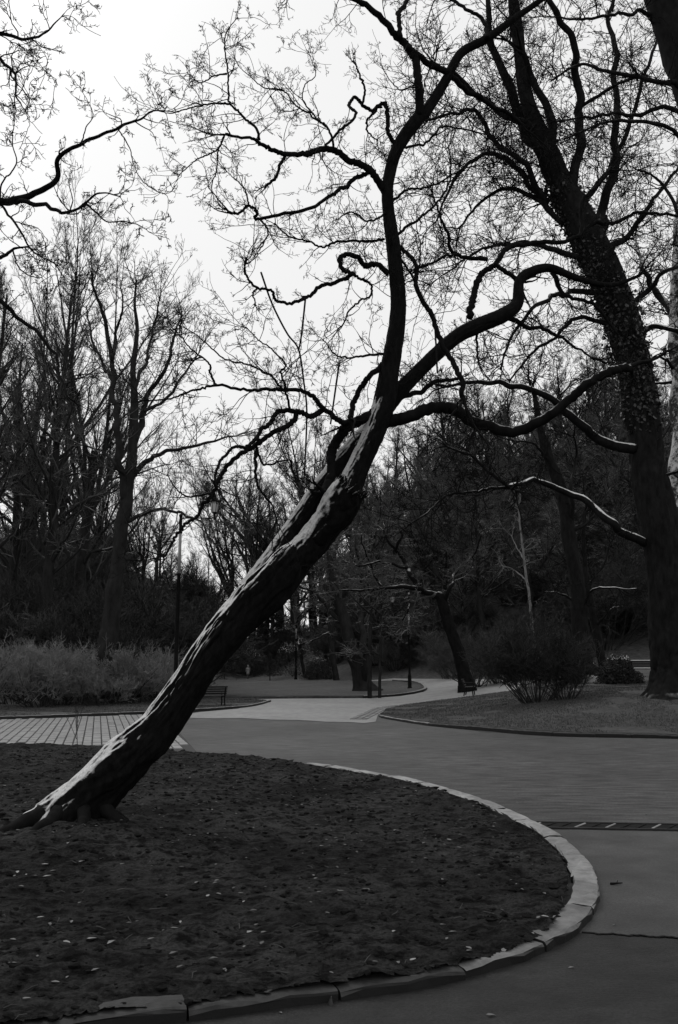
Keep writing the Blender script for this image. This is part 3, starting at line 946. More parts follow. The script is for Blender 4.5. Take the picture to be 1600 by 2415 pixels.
# broken-off limb: a torn collar with a hollow, facing right on the lower trunk
ps, rs = trace([(740, 1275, 50), (786, 1212, 80), (812, 1172, 78), (832, 1146, 70)], YA + 0.08, YA - 0.13, sub=10)
V, Q, T = tube_single(ps, rs, 56, bark_disp(12, 0.14, 1.6, 2.0, 0.3))
nl = len(V) - 2 - 56
V[nl:nl + 56] += (np.random.default_rng(6).normal(size=(56, 1)) * 0.016) * (ps[-1] - ps[-2]) / np.linalg.norm(ps[-1] - ps[-2])   # torn rim
V[-1] -= (ps[-1] - ps[-3]) / np.linalg.norm(ps[-1] - ps[-3]) * 0.13                                                             # hollow heart
bl = obj('broken_limb', mesh_np('broken_limb', rel(V, hero), Q, T), M['bark_stem'], hero)
r = np.random.default_rng(14)
ax_ = (ps[-1] - ps[-3]) / np.linalg.norm(ps[-1] - ps[-3])
bm = BM()
for k in range(26):
    q_ = V[nl + int((r.random() * 0.5 + 0.05) * 56) % 56]
    d_ = ax_ * r.uniform(0.02, 0.06) + r.normal(size=3) * 0.012
    bm.cyl(tuple(q_ - ax_ * 0.03 - np.array(hero.location)), tuple(q_ + d_ - np.array(hero.location)), r.uniform(0.008, 0.02), 0.002, 5)
sp2 = bm.build('splinters', M['bark_stem'], hero)

hb = len(PB); hc = len(PC)
LIMBS.append((PB[int(hb * 0.36):], RB[int(hb * 0.36):], 4.5, 1.0))
LIMBS.append((PC[int(hc * 0.30):], RC[int(hc * 0.30):], 5.0, 1.0))
Y_ = YA + 0.25
# each: points, Y0, Y1, w0, w1, twig density per metre, twig length factor
BR = [
 ([(990, 275), (986, 190), (968, 130), (945, 90), (890, 36), (800, -12), (740, -40)], Y_, Y_ - .4, 24, 12, 5, 1.1),
 ([(958, 112), (1045, 168), (1130, 232), (1190, 262), (1240, 300)], Y_ - .2, Y_ + .9, 18, 9, 5, 1),
 ([(945, 88), (940, 40), (960, 0), (965, -40)], Y_ - .2, Y_ + .4, 14, 9, 4, 1),
 ([(1150, 90), (1140, 50), (1100, 20), (1030, -20)], Y_, Y_ + .6, 12, 7, 5, 1),
 ([(905, 995), (960, 985), (1005, 968), (1062, 964), (1130, 985), (1210, 1005), (1290, 985), (1350, 942), (1402, 897), (1448, 876), (1478, 872)], Y_, Y_ - 0.5, 33, 22, 1.6, .8),
 ([(905, 965), (960, 936), (1020, 902), (1090, 892)], Y_ + .1, Y_ + 1, 18, 8, 5, .8),
 # droop from the upright trunk
 ([(934, 574), (973, 609), (983, 640), (980, 682), (1012, 738), (1043, 795), (1069, 856), (1086, 898), (1090, 955)], Y_, Y_ - 0.35, 11, 16, 3.0, .9),
 ([(936, 598), (960, 630), (978, 660)], Y_, Y_ - 0.2, 7, 6, 3, .7),
 ([(1107, 750), (1114, 692), (1123, 654), (1165, 622), (1197, 588), (1251, 574), (1361, 561), (1376, 470), (1417, 430), (1440, 400)], Y_ + .5, Y_ + 1.2, 18, 8, 6, 1),
 ([(1361, 561), (1400, 532), (1460, 520), (1520, 502), (1620, 512)], Y_ + 1.1, Y_ + 1.5, 12, 7, 5, 1),
 ([(1165, 622), (1200, 645), (1226, 665)], Y_ + .6, Y_ + .7, 12, 14, 3, .8),
 ([(1150, 612), (1079, 600), (1053, 546), (1037, 507), (1020, 450)], Y_ + .6, Y_ + .2, 12, 5, 6, 1),
 ([(1079, 600), (1045, 608), (1015, 625), (985, 632)], Y_ + .5, Y_ + .1, 8, 8, 5, .8),
 ([(1299, 632), (1330, 690), (1400, 720), (1460, 790)], Y_ + .8, Y_ + .6, 14, 6, 5, 1),
 ([(1187, 745), (1260, 772), (1330, 800), (1400, 850)], Y_ + .6, Y_ + 1.0, 14, 5, 5, 1),
 ([(1123, 775), (1128, 820), (1130, 860)], Y_ + .5, Y_ + .4, 8, 5, 3, .7),
 # left, middle
 ([(890, 972), (855, 990), (821, 1008), (800, 1035), (775, 1075), (764, 1128), (755, 1165)], Y_ - .05, Y_ - .1, 26, 30, 0.6, .6),
 ([(830, 1000), (800, 990), (765, 965), (744, 941), (716, 925), (674, 922), (628, 918), (589, 922), (512, 910), (456, 921), (400, 939), (330, 945)], Y_ - .1, Y_ - 1.3, 16, 4, 6.5, 1),
 ([(512, 910), (495, 880), (494, 859), (456, 824), (421, 789), (395, 755)], Y_ - 1., Y_ - 1.4, 7, 3, 9, .8),
 ([(670, 922), (646, 894), (610, 869), (568, 857), (523, 841), (484, 806), (435, 771)], Y_ - .55, Y_ - .2, 7, 3, 9, .9),
 ([(685, 966), (674, 918), (663, 880), (674, 859), (645, 827), (610, 800), (580, 770)], Y_ - .55, Y_ - .9, 7, 3, 9, .9),
 ([(765, 965), (737, 981), (705, 968), (653, 966), (642, 992), (614, 1013), (603, 1038), (579, 1059), (551, 1059), (516, 1101), (505, 1139)], Y_ - .2, Y_ - 1.1, 16, 7, 3, .8),
 ([(702, 969), (688, 996), (645, 1027), (607, 1055), (568, 1076), (530, 1108), (509, 1139), (495, 1178), (474, 1190), (466, 1218), (439, 1238), (418, 1265), (400, 1290), (384, 1312)], Y_ - .35, Y_ - 1.0, 15, 7, 4, .9),
 ([(500, 1165), (440, 1170), (415, 1150), (395, 1120)], Y_ - .8, Y_ - .6, 6, 3, 8, .8),
 ([(607, 1055), (602, 1101), (607, 1143), (624, 1171), (642, 1192), (656, 1235)], Y_ - .5, Y_ - .7, 9, 4, 6, .7),
 ([(607, 1055), (617, 1087), (631, 1097), (681, 1087), (690, 1110)], Y_ - .5, Y_ - .3, 7, 4, 6, .7),
 ([(905, 859), (873, 887), (852, 908), (838, 946), (829, 985)], Y_, Y_ - .08, 15, 15, 4, .8),
 ([(905, 835), (860, 838), (820, 842), (790, 835), (760, 800)], Y_, Y_ - .5, 8, 3, 8, .8),
 # left, upper
 ([(908, 452), (871, 402), (832, 377), (783, 350), (741, 348), (718, 360), (672, 365), (645, 346), (614, 333), (595, 327), (530, 318)], Y_, Y_ - 1.0, 20, 7, 4.0, .9),
 ([(612, 331), (603, 302), (568, 268), (542, 245), (538, 207), (536, 153), (530, 115), (534, 77), (561, 42)], Y_ - .8, Y_ - 1.0, 8, 2.5, 8, .8),
 ([(672, 367), (653, 409), (636, 428), (626, 441)], Y_ - .6, Y_ - .7, 9, 7, 1.0, .4),
 ([(530, 318), (515, 348), (488, 364), (457, 383), (423, 413)], Y_ - 1., Y_ - .8, 6, 2.5, 8, .7),
 ([(530, 318), (514, 360), (511, 402), (501, 427)], Y_ - 1., Y_ - 1.2, 5, 3, 7, .6),
 ([(542, 245), (511, 243), (477, 247), (430, 260), (400, 268), (365, 255)], Y_ - .9, Y_ - 1.3, 6, 2.5, 9, .7),
 ([(536, 175), (505, 178), (475, 195), (440, 170)], Y_ - .95, Y_ - 1.2, 5, 2.5, 9, .7),
 ([(871, 405), (832, 425), (809, 448), (775, 463), (725, 490), (614, 516), (609, 499), (587, 486), (562, 505), (540, 500)], Y_, Y_ - .7, 12, 7, 6, .8),
 ([(587, 486), (580, 450), (560, 425), (535, 405)], Y_ - .65, Y_ - .9, 5, 2.5, 10, .7),
 ([(614, 516), (633, 543), (620, 580), (600, 605)], Y_ - .65, Y_ - .5, 6, 3, 8, .7),
 ([(906, 564), (855, 571), (801, 569), (762, 583), (731, 569), (680, 555), (648, 527)], Y_, Y_ - .4, 8, 4, 9, .9),
 ([(916, 645), (890, 623), (861, 630), (842, 607), (810, 599), (810, 630), (829, 645), (801, 661), (762, 674), (727, 700), (695, 714), (657, 709), (641, 684), (609, 679), (587, 655), (577, 636), (581, 607)], Y_, Y_ - .9, 15, 5, 5, .8),
 ([(829, 645), (855, 658), (874, 671), (874, 696), (849, 712), (823, 732), (813, 760), (794, 779)], Y_ - .45, Y_ - .6, 8, 4, 7, .7),
 ([(609, 679), (598, 690), (602, 710), (603, 722)], Y_ - .8, Y_ - .8, 6, 3, 7, .5),
 ([(932, 344), (915, 306), (913, 252), (894, 256), (886, 264), (855, 249), (832, 228), (821, 249), (840, 272), (802, 306), (771, 340), (750, 360)], Y_, Y_ - .5, 12, 6, 2.0, .6),
 ([(855, 249), (861, 209), (850, 180), (840, 153)], Y_ - .25, Y_ - .2, 7, 5, 1.5, .5),
 ([(886, 264), (866, 285), (868, 310), (890, 330)], Y_ - .2, Y_ - .25, 7, 4, 5, .6),
 ([(790, 352), (775, 300), (737, 275), (698, 249), (668, 214), (640, 210)], Y_ - .4, Y_ - .8, 7, 3, 9, .8),
 ([(770, 300), (740, 270), (715, 235), (720, 200), (745, 175), (727, 120)], Y_ - .45, Y_ - .5, 5, 2, 6, .7),
 ([(668, 214), (620, 205), (590, 180), (560, 155)], Y_ - .7, Y_ - .8, 4, 2, 7, .7),
 ([(985, 195), (968, 205), (945, 212), (925, 195), (902, 160)], Y_, Y_ - .2, 5, 2, 4, .5),
 # right of the upright trunk
 ([(925, 560), (980, 520), (1030, 480), (1060, 430), (1065, 380)], Y_, Y_ + .8, 9, 4, 8, 1),
 ([(915, 480), (960, 450), (1020, 440), (1090, 400), (1150, 390)], Y_, Y_ + .7, 8, 3, 8, 1),
 ([(940, 350), (1000, 340), (1050, 300), (1120, 310), (1180, 330)], Y_, Y_ + .9, 8, 3, 8, 1),
 ([(925, 500), (870, 520), (830, 500), (790, 520)], Y_, Y_ - .5, 7, 3, 9, .9),
]
for i, (pts, Y0, Y1, w0, w1, dens, lf) in enumerate(BR):
    P, R = trace(pts, Y0, Y1, w0 * 0.85, w1 * 0.8, sub=9, wob=0.10, seed=i, gn=1.2)
    r = np.random.default_rng(100 + i)
    P[1:-1] += r.normal(size=P[1:-1].shape) * np.minimum(R[1:-1, None] * 0.35, 0.006)
    P[0] += 0
    V, Q, T = tube_single(P, R, 14 if w0 > 12 else 8, bark_disp(20 + i, 0.10, 2.0, 6.0, 0.22) if w0 > 9 else None)
    obj('branch', mesh_np('branch', rel(V, hero), Q, T), M['bark_dusted'] if w0 > 22 else M['bark_branch'], hero)
    LIMBS.append((P, R, dens, lf))

def twigs(limbs, seed, rmin, l2=0.55, n3=5.0, n4=4.5, n5=2.6, gn=0.34, up=0.03, l3=0.45, l4=0.42, l5=0.42, dens_k=1.0):
    """gnarled twigs in four generations on traced limbs"""
    r = np.random.default_rng(seed)
    tb = Tubes()
    Ps, Rs, Ls, Ds, Fs = [], [], [], [], []
    for P, R, d, f in limbs:
        q, rr, L = resample(P, R, 32)
        Ps.append(q); Rs.append(rr); Ls.append(L); Ds.append(d); Fs.append(f)
    P1, R1, L1 = np.array(Ps), np.array(Rs), np.array(Ls)
    c = cnt(r, L1 * np.array(Ds) * dens_k)
    P2, R2, L2 = spawn(r, P1, np.minimum(R1, rmin * 5.0), c, (0.06, 1.0), (35, 80), np.array(Fs) * l2, 9, gn * 0.72, up, 0.6, rmin, lenfall=0.25)
    # the end of every limb keeps forking
    P2b, R2b, L2b = spawn(r, P1, R1, np.full(len(P1), 3), (0.95, 1.0), (10, 55), np.array(Fs) * l2 * 1.1, 9, gn * 0.72, up, 0.7, rmin, lenfall=0.0)
    P2, R2, L2 = np.concatenate([P2, P2b]), np.concatenate([R2, R2b]), np.concatenate([L2, L2b])
    P3, R3, L3 = spawn(r, P2, R2, cnt(r, n3 * np.clip(L2 / l2, .4, 1.6)), (0.15, 1.0), (30, 75), L2 * l3, 7, gn, up, 0.75, rmin, lenfall=0.3)
    P4, R4, L4 = spawn(r, P3, R3, cnt(r, np.full(len(P3), n4)), (0.2, 1.0), (25, 75), L3 * l4, 4, gn, up * 2, 0.85, rmin, lenfall=0.2)
    P5, R5, L5 = spawn(r, P4, R4, cnt(r, np.full(len(P4), n5)), (0.4, 1.0), (20, 60), np.maximum(L4 * l5, 0.025), 3, gn * .6, up * 2, 0.9, rmin * 0.85, lenfall=0.1)
    tb.add(P2, R2, 5); tb.add(P3, R3, 4); tb.add(P4, R4, 3); tb.add(P5, R5, 3)
    return tb
tb = twigs(LIMBS, 77, 0.0019, l2=0.68, gn=0.27)
me = tb.mesh('crown'); 
me.transform(Matrix.Translation(-Vector(hero.location)))
obj('crown', me, M['twig'], hero)
# hanging vines: thin leafless climbers dropping from the branches
for pts in ([(616, 642), (638, 706), (658, 750), (680, 790), (705, 825), (717, 901), (724, 967), (721, 1066), (717, 1136)],
            [(721, 702), (716, 750), (710, 800), (705, 825)], [(1024, 740), (1028, 800), (1032, 880)], [(800, 860), (790, 930), (780, 1000)]):
    P, R = trace(pts, Y_ - .5, Y_ - .5, 4.5, 4.0, sub=5, wob=0.03)
    V, Q, T = tube_single(P, R, 6)
    obj('vine', mesh_np('vine', rel(V, hero), Q, T), M['twig'], hero)

# ---------------------------------------------------------------- a traced tree: trunk and limbs from pixels, twigs grown
def traced_tree(name, label, trunk, limbs, Y, base_px, rmin, tw, mat, group=None, twig_mat=None, seed=0, sides=24, disp=0.12, snow_limbs=(), sink=0.3, wk=0.85, trunk_twigs=True):
    b0 = at(base_px[0], base_px[1], Y)
    root = empty(name, (float(b0[0]), Y, float(H(b0[0], Y))))
    tag(root, label, 'tree', group)
    P, R = trace(trunk, Y, Y, sub=14, seed=seed, gn=0.5 if Y > 20 else 0.0)
    P[0, 2] -= sink
    V, Q, T = tube_single(P, R, sides, bark_disp(seed + 40, disp, 3.2, 0.5 / max(0.3, R[0]), 0.25))
    obj('trunk', mesh_np('trunk', rel(V, root), Q, T), mat, root)
    kk = int(len(P) * 0.62)
    L = [(P[kk:], R[kk:], 2.0 if Y > 20 else 4.0, 1.0)] if trunk_twigs else []
    for i, (pts, Y1, w0, w1, dens, lf) in enumerate(limbs):
        P, R = trace(pts, Y, Y1, w0 * wk, w1 * wk, sub=9, wob=0.02 * Y, seed=seed + i, gn=1.5)
        V, Q, T = tube_single(P, R, 12, bark_disp(seed + i, 0.1, 2.0, 2.0, 0.2))
        obj('branch', mesh_np('branch', rel(V, root), Q, T), M['bark_snowlimb'] if i in snow_limbs else mat, root)
        L.append((P, R, dens, lf))
    tb = twigs(L, seed + 7, rmin, **tw)
    me = tb.mesh('crown'); me.transform(Matrix.Translation(-Vector(root.location)))
    obj('crown', me, twig_mat or M['twig'], root)
    return root

# big tree on the sloping lawn
RT = [(1588, 1650, 150), (1580, 1620, 120), (1574, 1560, 100), (1560, 1450, 94), (1546, 1300, 92), (1526, 1150, 90), (1505, 1000, 88), (1478, 850, 86), (1440, 720, 88), (1392, 595, 86), (1345, 495, 78), (1310, 425, 66), (1285, 360, 52), (1262, 300, 44), (1236, 225, 38), (1216, 110, 32), (1203, 0, 28), (1195, -90, 22)]
RT = [(1588, 1668, 165), (1588, 1646, 132), (1588, 1628, 104), (1588, 1600, 86)] + [(x_ + (14 if y_ > 700 else 4), y_, w_ * 0.82) for x_, y_, w_ in RT[2:]]
RL = [
 ([(1318, 440), (1270, 350), (1234, 286), (1198, 204), (1167, 133), (1150, 60), (1140, -40)], 27.5, 40, 14, 2.2, 1),
 ([(1330, 470), (1305, 400), (1300, 330), (1288, 255), (1246, 184), (1225, 120)], 26.0, 38, 16, 2, 1),
 ([(1345, 500), (1351, 434), (1361, 332), (1366, 255), (1356, 179), (1359, 128), (1331, 66), (1285, 0), (1250, -60)], 25.5, 34, 14, 2.2, 1),
 ([(1400, 610), (1420, 520), (1433, 434), (1458, 357), (1448, 281), (1453, 153), (1440, 60), (1450, -40)], 28.5, 36, 10, 2.2, 1),
 ([(1262, 305), (1200, 275), (1132, 240), (1075, 179), (1020, 150)], 25.0, 24, 8, 2.5, 1),
 ([(1290, 480), (1239, 393), (1167, 316), (1116, 260), (1055, 270), (994, 286)], 25.0, 22, 6, 3, 1),
 ([(1300, 500), (1259, 449), (1178, 367), (1116, 378), (1065, 434), (1030, 520)], 26.0, 20, 6, 3, 1),
 ([(1330, 530), (1259, 449 + 20), (1188, 449), (1130, 480), (1080, 540)], 28.0, 18, 6, 3, 1),
 ([(1380, 610), (1310, 590), (1220, 570), (1140, 585), (1060, 640)], 25.0, 20, 5, 3, 1),
 ([(1420, 690), (1340, 690), (1270, 720), (1210, 790), (1180, 870)], 25.0, 20, 5, 3, 1),
 ([(1450, 770), (1370, 750), (1310, 790), (1250, 840), (1200, 900)], 29.0, 16, 5, 3, 1),
 ([(1500, 1058), (1440, 1045), (1390, 1020), (1335, 968), (1280, 932), (1210, 905), (1150, 898), (1095, 903), (1040, 915)], 25.5, 34, 8, 1.6, .9),
 ([(1524, 1282), (1480, 1260), (1440, 1236), (1400, 1200), (1340, 1160), (1275, 1136), (1230, 1142), (1200, 1150)], 25.5, 30, 12, 0.5, .8),
 ([(1200, 1150), (1180, 1135), (1120, 1080), (1050, 1050)], 25.0, 13, 6, 2.5, .9),
 ([(1202, 1150), (1130, 1155), (1050, 1175), (1000, 1215), (960, 1240)], 25.0, 11, 4, 2.8, .9),
 ([(1470, 830), (1500, 790), (1540, 772), (1620, 785), (1700, 770)], 26.0, 24, 12, 1.6, .9),
 ([(1455, 760), (1520, 690), (1570, 640), (1640, 610)], 28.0, 22, 8, 2.5, 1),
 ([(1400, 600), (1480, 560), (1540, 470), (1610, 380)], 28.0, 22, 8, 2.5, 1),
 ([(1350, 500), (1420, 420), (1480, 300), (1530, 150), (1560, 60)], 29.0, 20, 7, 2.5, 1),
 ([(1366, 255), (1430, 215), (1509, 184), (1600, 209), (1660, 240)], 24.5, 12, 6, 2.5, 1),
 ([(1520, 1150), (1590, 1115), (1640, 1100)], 26.0, 12, 6, 2, .8),
]
TWR = dict(l2=2.3, n3=6.0, n4=5.0, n5=2.4, gn=0.26, l3=0.5, l4=0.45, l5=0.45, dens_k=1.35)
rtree = traced_tree('lawn_tree', 'huge dark bare tree on the sloping lawn with many upright stems', RT, RL, 27.0, (1588, 1640), 0.0065, TWR, M['bark_right'], seed=300, sides=48, disp=0.22, wk=0.72, snow_limbs=(11, 12, 15))
# ivy clothing its upper trunk
r = np.random.default_rng(9)
Pt, Rt = trace(RT, 27, 27, sub=14)
lo_, hi_ = int(len(Pt) * 0.42), int(len(Pt) * 0.68)
n = 9000
i = r.integers(lo_, hi_, n)
dirs = r.normal(size=(n, 3)); dirs /= np.linalg.norm(dirs, axis=1, keepdims=True)
lump = 1.05 + 0.75 * np.abs(fbm(i * 0.13, np.arctan2(dirs[:, 1], dirs[:, 0]) * 1.3, 2, 3))
c = Pt[i] + dirs * (Rt[i] * lump * r.uniform(0.85, 1.15, n))[:, None]
e1 = r.normal(size=(n, 3)); e1 /= np.linalg.norm(e1, axis=1, keepdims=True)
e2 = np.cross(e1, r.normal(size=(n, 3))); e2 /= np.linalg.norm(e2, axis=1, keepdims=True)
s_ = r.uniform(0.035, 0.08, n)[:, None]
V = np.stack([c - e1 * s_, c + e2 * s_ * .8, c + e1 * s_, c - e2 * s_ * .8], 1).reshape(-1, 3)
o = obj('ivy', mesh_np('ivy', rel(V, rtree), np.arange(4 * n).reshape(-1, 4), None, False), M['ivy'], rtree)
o['kind'] = 'stuff'

# tree behind it, its trunk plastered with snow at the picture's right side
traced_tree('snowy_trunk_tree', 'tree with wind-blown snow plastered on its trunk behind the huge lawn tree',
    [(1655, 1640, 70), (1640, 1500, 60), (1615, 1330, 52), (1608, 1230, 50), (1612, 1000, 48), (1606, 850, 46), (1606, 780, 44), (1612, 640, 40), (1618, 450, 34), (1620, 250, 28), (1625, 60, 20), (1630, -80, 12)],
    [([(1604, 800), (1582, 735), (1550, 690), (1520, 640), (1500, 560)], 33, 26, 7, 2, 1), ([(1590, 900), (1530, 905), (1480, 900)], 32, 9, 4, 2, .8), ([(1588, 870), (1560, 840), (1520, 850)], 32, 9, 4, 2, .8)],
    33.0, (1655, 1630), 0.009, dict(l2=2.2, n3=4, n4=4, n5=2), M['bark_white'], trunk_twigs=False, seed=350, snow_limbs=(1, 2))

# tree standing beyond the right side, only its upper trunk leans into view
traced_tree('overhanging_tree', 'thick dark trunk with long arching boughs leaning in high above the lawn tree',
    [(1900, 1800, 120), (1850, 1400, 100), (1790, 1000, 92), (1720, 600, 88), (1660, 300, 84), (1600, 100, 80), (1545, -40, 70), (1500, -160, 60)],
    [([(1660, 300), (1600, 210), (1509, 186), (1430, 168), (1366, 153), (1300, 190)], 15.0, 16, 5, 3, 1),
     ([(1690, 420), (1600, 265), (1500, 268), (1400, 275), (1290, 291)], 15.5, 16, 4, 3, 1),
     ([(1700, 480), (1600, 320), (1489, 283), (1420, 290), (1330, 330)], 14.5, 14, 4, 3, 1),
     ([(1610, 130), (1540, 40), (1470, 30), (1380, 45), (1300, 40)], 15.0, 14, 4, 3.5, 1),
     ([(1720, 600), (1620, 520), (1560, 430), (1500, 400)], 15.0, 14, 4, 3.5, 1)],
    16.0, (1900, 1790), 0.004, dict(l2=1.3, n3=5, n4=4.5, n5=2.2, gn=0.22), M['bark_right'], trunk_twigs=False, seed=380)

# tree beyond the left side, its boughs reach in against the sky
traced_tree('bough_tree', 'dark bare boughs with clustered twigs reaching in against the empty sky',
    [(-420, 2060, 150), (-410, 1800, 120), (-400, 1400, 105), (-380, 1000, 95), (-370, 600, 80), (-360, 250, 60), (-350, -50, 40)],
    [([(-372, 640), (-200, 520), (-80, 480), (0, 477), (41, 464), (102, 444), (130, 423), (136, 378), (189, 342), (276, 301), (327, 286), (362, 263), (423, 265)], 7.0, 34, 3, 5.5, .9),
     ([(-60, 480), (0, 478), (71, 482), (133, 492), (153, 503), (199, 482), (235, 457), (286, 464)], 7.0, 20, 4, 5.5, .8),
     ([(204, 482), (230, 506), (255, 523), (306, 523), (347, 541)], 7.2, 7, 3, 8, .7),
     ([(5, 485), (51, 546), (77, 592), (128, 622), (153, 658)], 6.8, 9, 3, 8, .8),
     ([(-374, 740), (-120, 650), (0, 607), (31, 589), (71, 584)], 6.6, 22, 5, 6, .8),
     ([(31, 591), (46, 633), (77, 653), (100, 655)], 6.6, 6, 3, 6, .6),
     ([(-362, 300), (-150, 120), (-40, 80), (0, 82), (61, 94), (112, 71), (153, 31)], 6.4, 26, 3, 5, .9),
     ([(0, 82), (66, 122), (112, 173)], 6.2, 4, 2, 5, .7),
     ([(-360, 260), (-100, 110), (20, 153), (40, 230), (70, 275)], 6.2, 20, 2, 5, .8),
     ([(276, 301), (305, 345), (317, 390), (345, 435), (395, 462)], 7.0, 5, 2, 4, .5),
     ([(-376, 820), (-150, 650), (0, 712), (51, 758), (117, 814), (143, 886), (160, 930), (185, 960)], 6.6, 22, 4, 3, .7),
     ([(0, 470), (5, 430), (38, 390), (30, 330), (35, 280)], 7.0, 7, 3, 7, .7),
     ([(189, 342), (205, 300), (220, 270), (195, 215)], 7.0, 5, 2, 5, .6)],
    7.2, (-420, 2050), 0.0022, dict(l2=0.5, n3=4.5, n4=4.0, n5=2.2, gn=0.33), M['bark_branch'], trunk_twigs=False, wk=0.62, seed=420)

# ---------------------------------------------------------------- background trees: prototypes, then single copies
def proto_tree(seed, height, style, rmin=0.0065):
    r = np.random.default_rng(seed)
    tb0, tb = Tubes(), Tubes()
    K = 16
    th = height * {'spread': 0.45, 'wood': 0.92, 'broom': 0.55}[style]
    rb = height * {'spread': 0.024, 'wood': 0.016, 'broom': 0.020}[style]
    z = np.linspace(0, th, K)
    w = np.cumsum(r.normal(size=(K, 2)) * 0.012 * height / 4, axis=0); w -= w[0]
    P = np.column_stack([w, z])[None]
    R = np.interp(z / th, [0, 0.04, 0.12, 1], [1.5, 1.12, 1.0, 0.55 if style != 'wood' else 0.16])[None] * rb
    tb0.add(P, R, 10)
    if style == 'wood':
        P1, R1, L1 = spawn(r, P, R, np.array([46]), (0.25, 0.99), (28, 62), np.array([height * 0.34]), 9, 0.10, 0.09, 0.42, rmin * 1.6, lenfall=0.72)
    else:
        ns = 5 if style == 'spread' else 8
        a0 = (18, 48) if style == 'spread' else (12, 36)
        P0, R0, L0 = spawn(r, P, R, np.array([ns]), (0.55, 1.0), a0, np.array([height * 0.85]), 12, 0.07, 0.05, 0.72 if style == 'spread' else 0.52, rmin * 3, lenfall=0.35)
        tb0.add(P0, R0, 7)
        P1, R1, L1 = spawn(r, P0, R0, np.full(ns, 13 if style == 'spread' else 12), (0.1, 1.0), (25, 60) if style == 'spread' else (18, 48), L0 * 0.50, 9, 0.12, 0.05, 0.55, rmin * 1.6, lenfall=0.6)
        Pl, Rl, Ll = spawn(r, P, R, np.array([7]), (0.3, 0.8), (45, 80), np.array([height * 0.36]), 9, 0.14, 0.03, 0.35, rmin * 1.6, lenfall=0.2)
        P1, R1, L1 = np.concatenate([P1, Pl]), np.concatenate([R1, Rl]), np.concatenate([L1, Ll])
    g = 0.17 if style != 'broom' else 0.13
    u = 0.05 if style != 'broom' else 0.075
    tb0.add(P1, R1, 5)
    P2, R2, L2 = spawn(r, P1, R1, cnt(r, np.full(len(P1), 7.5)), (0.12, 1.0), (25, 62) if style != 'broom' else (18, 50), L1 * 0.42, 7, g, u, 0.6, rmin * 1.2, lenfall=0.5)
    P3, R3, L3 = spawn(r, P2, R2, cnt(r, np.full(len(P2), 6.0)), (0.15, 1.0), (22, 62) if style != 'broom' else (16, 50), L2 * 0.48, 5, g, u, 0.75, rmin, lenfall=0.4)
    P4, R4, L4 = spawn(r, P3, R3, cnt(r, np.full(len(P3), 3.0)), (0.25, 1.0), (20, 60) if style != 'broom' else (15, 48), np.maximum(L3 * 0.55, 0.25), 3, g, u, 0.85, rmin * 0.75, lenfall=0.3)
    tb.add(P2, R2, 4); tb.add(P3, R3, 3); tb.add(P4, R4, 3)
    mt, mc = tb0.mesh('trunk'), tb.mesh('crown')
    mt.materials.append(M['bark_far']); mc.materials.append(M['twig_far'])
    return mt, mc, height
PROTO = {}
for k_, (seed, h_, st) in {'s1': (1, 18, 'spread'), 's2': (2, 20, 'spread'), 'w1': (3, 22, 'wood'), 'w2': (4, 24, 'wood'), 'w3': (5, 19, 'wood'), 'b1': (6, 20, 'broom'), 'b2': (7, 22, 'broom')}.items():
    PROTO[k_] = proto_tree(seed, h_, st)

STY = {'s': 'broad-crowned', 'w': 'slender straight', 'b': 'many-stemmed'}
def place_tree(name, kind, x, y, height, rz, label, group, lean=(0, 0), wide=1.0):
    mt, mc, h0 = PROTO[kind]
    s_ = height / h0
    root = empty(name, (x, y, float(H(x, y)) - 0.15), rz)
    root.rotation_euler = (lean[0], lean[1], rz)
    root.scale = (s_ * wide, s_ * wide, s_)
    tag(root, STY[kind[0]] + ' ' + label, 'tree', group)
    obj('trunk', mt, None, root); obj('crown', mc, None, root)
    return root

rp_ = random.Random(5)
# left wood: tall slender trees rising behind the hedge of shrubs
G1 = 'tall trees of the left wood'
LAB1A = 'tall bare tree at the front of the wood behind the hedge of shrubs'
LAB1B = 'bare tree deep in the wood behind the hedge of shrubs'
LAB1C = 'bare tree farther back behind the tall forked tree'
for px, Y, top, k_ in [(14, 48, 740, 'w1'), (62, 56, 690, 'b2'), (98, 46, 612, 'w2'), (178, 62, 668, 'b2'), (-50, 44, 620, 'w3'), (-100, 55, 640, 'w2'), (330, 78, 1150, 'b1'), (135, 76, 800, 'w1'), (30, 72, 760, 'w3'), (225, 80, 1020, 'b2'), (375, 84, 1190, 'w1'), (280, 95, 1130, 's1'), (70, 92, 900, 's2'), (160, 98, 980, 's1')]:
    x = (px - CX) / FPX * Y * cp
    z = float(at(px, top, Y)[2]); hh = z - float(H(x, Y))
    place_tree('wood_tree', k_, x, Y, hh, rp_.uniform(0, 6.28), LAB1A if Y < 65 else (LAB1B if px < 215 else LAB1C), G1, (rp_.uniform(-.03, .03), rp_.uniform(-.03, .03)), 0.85)
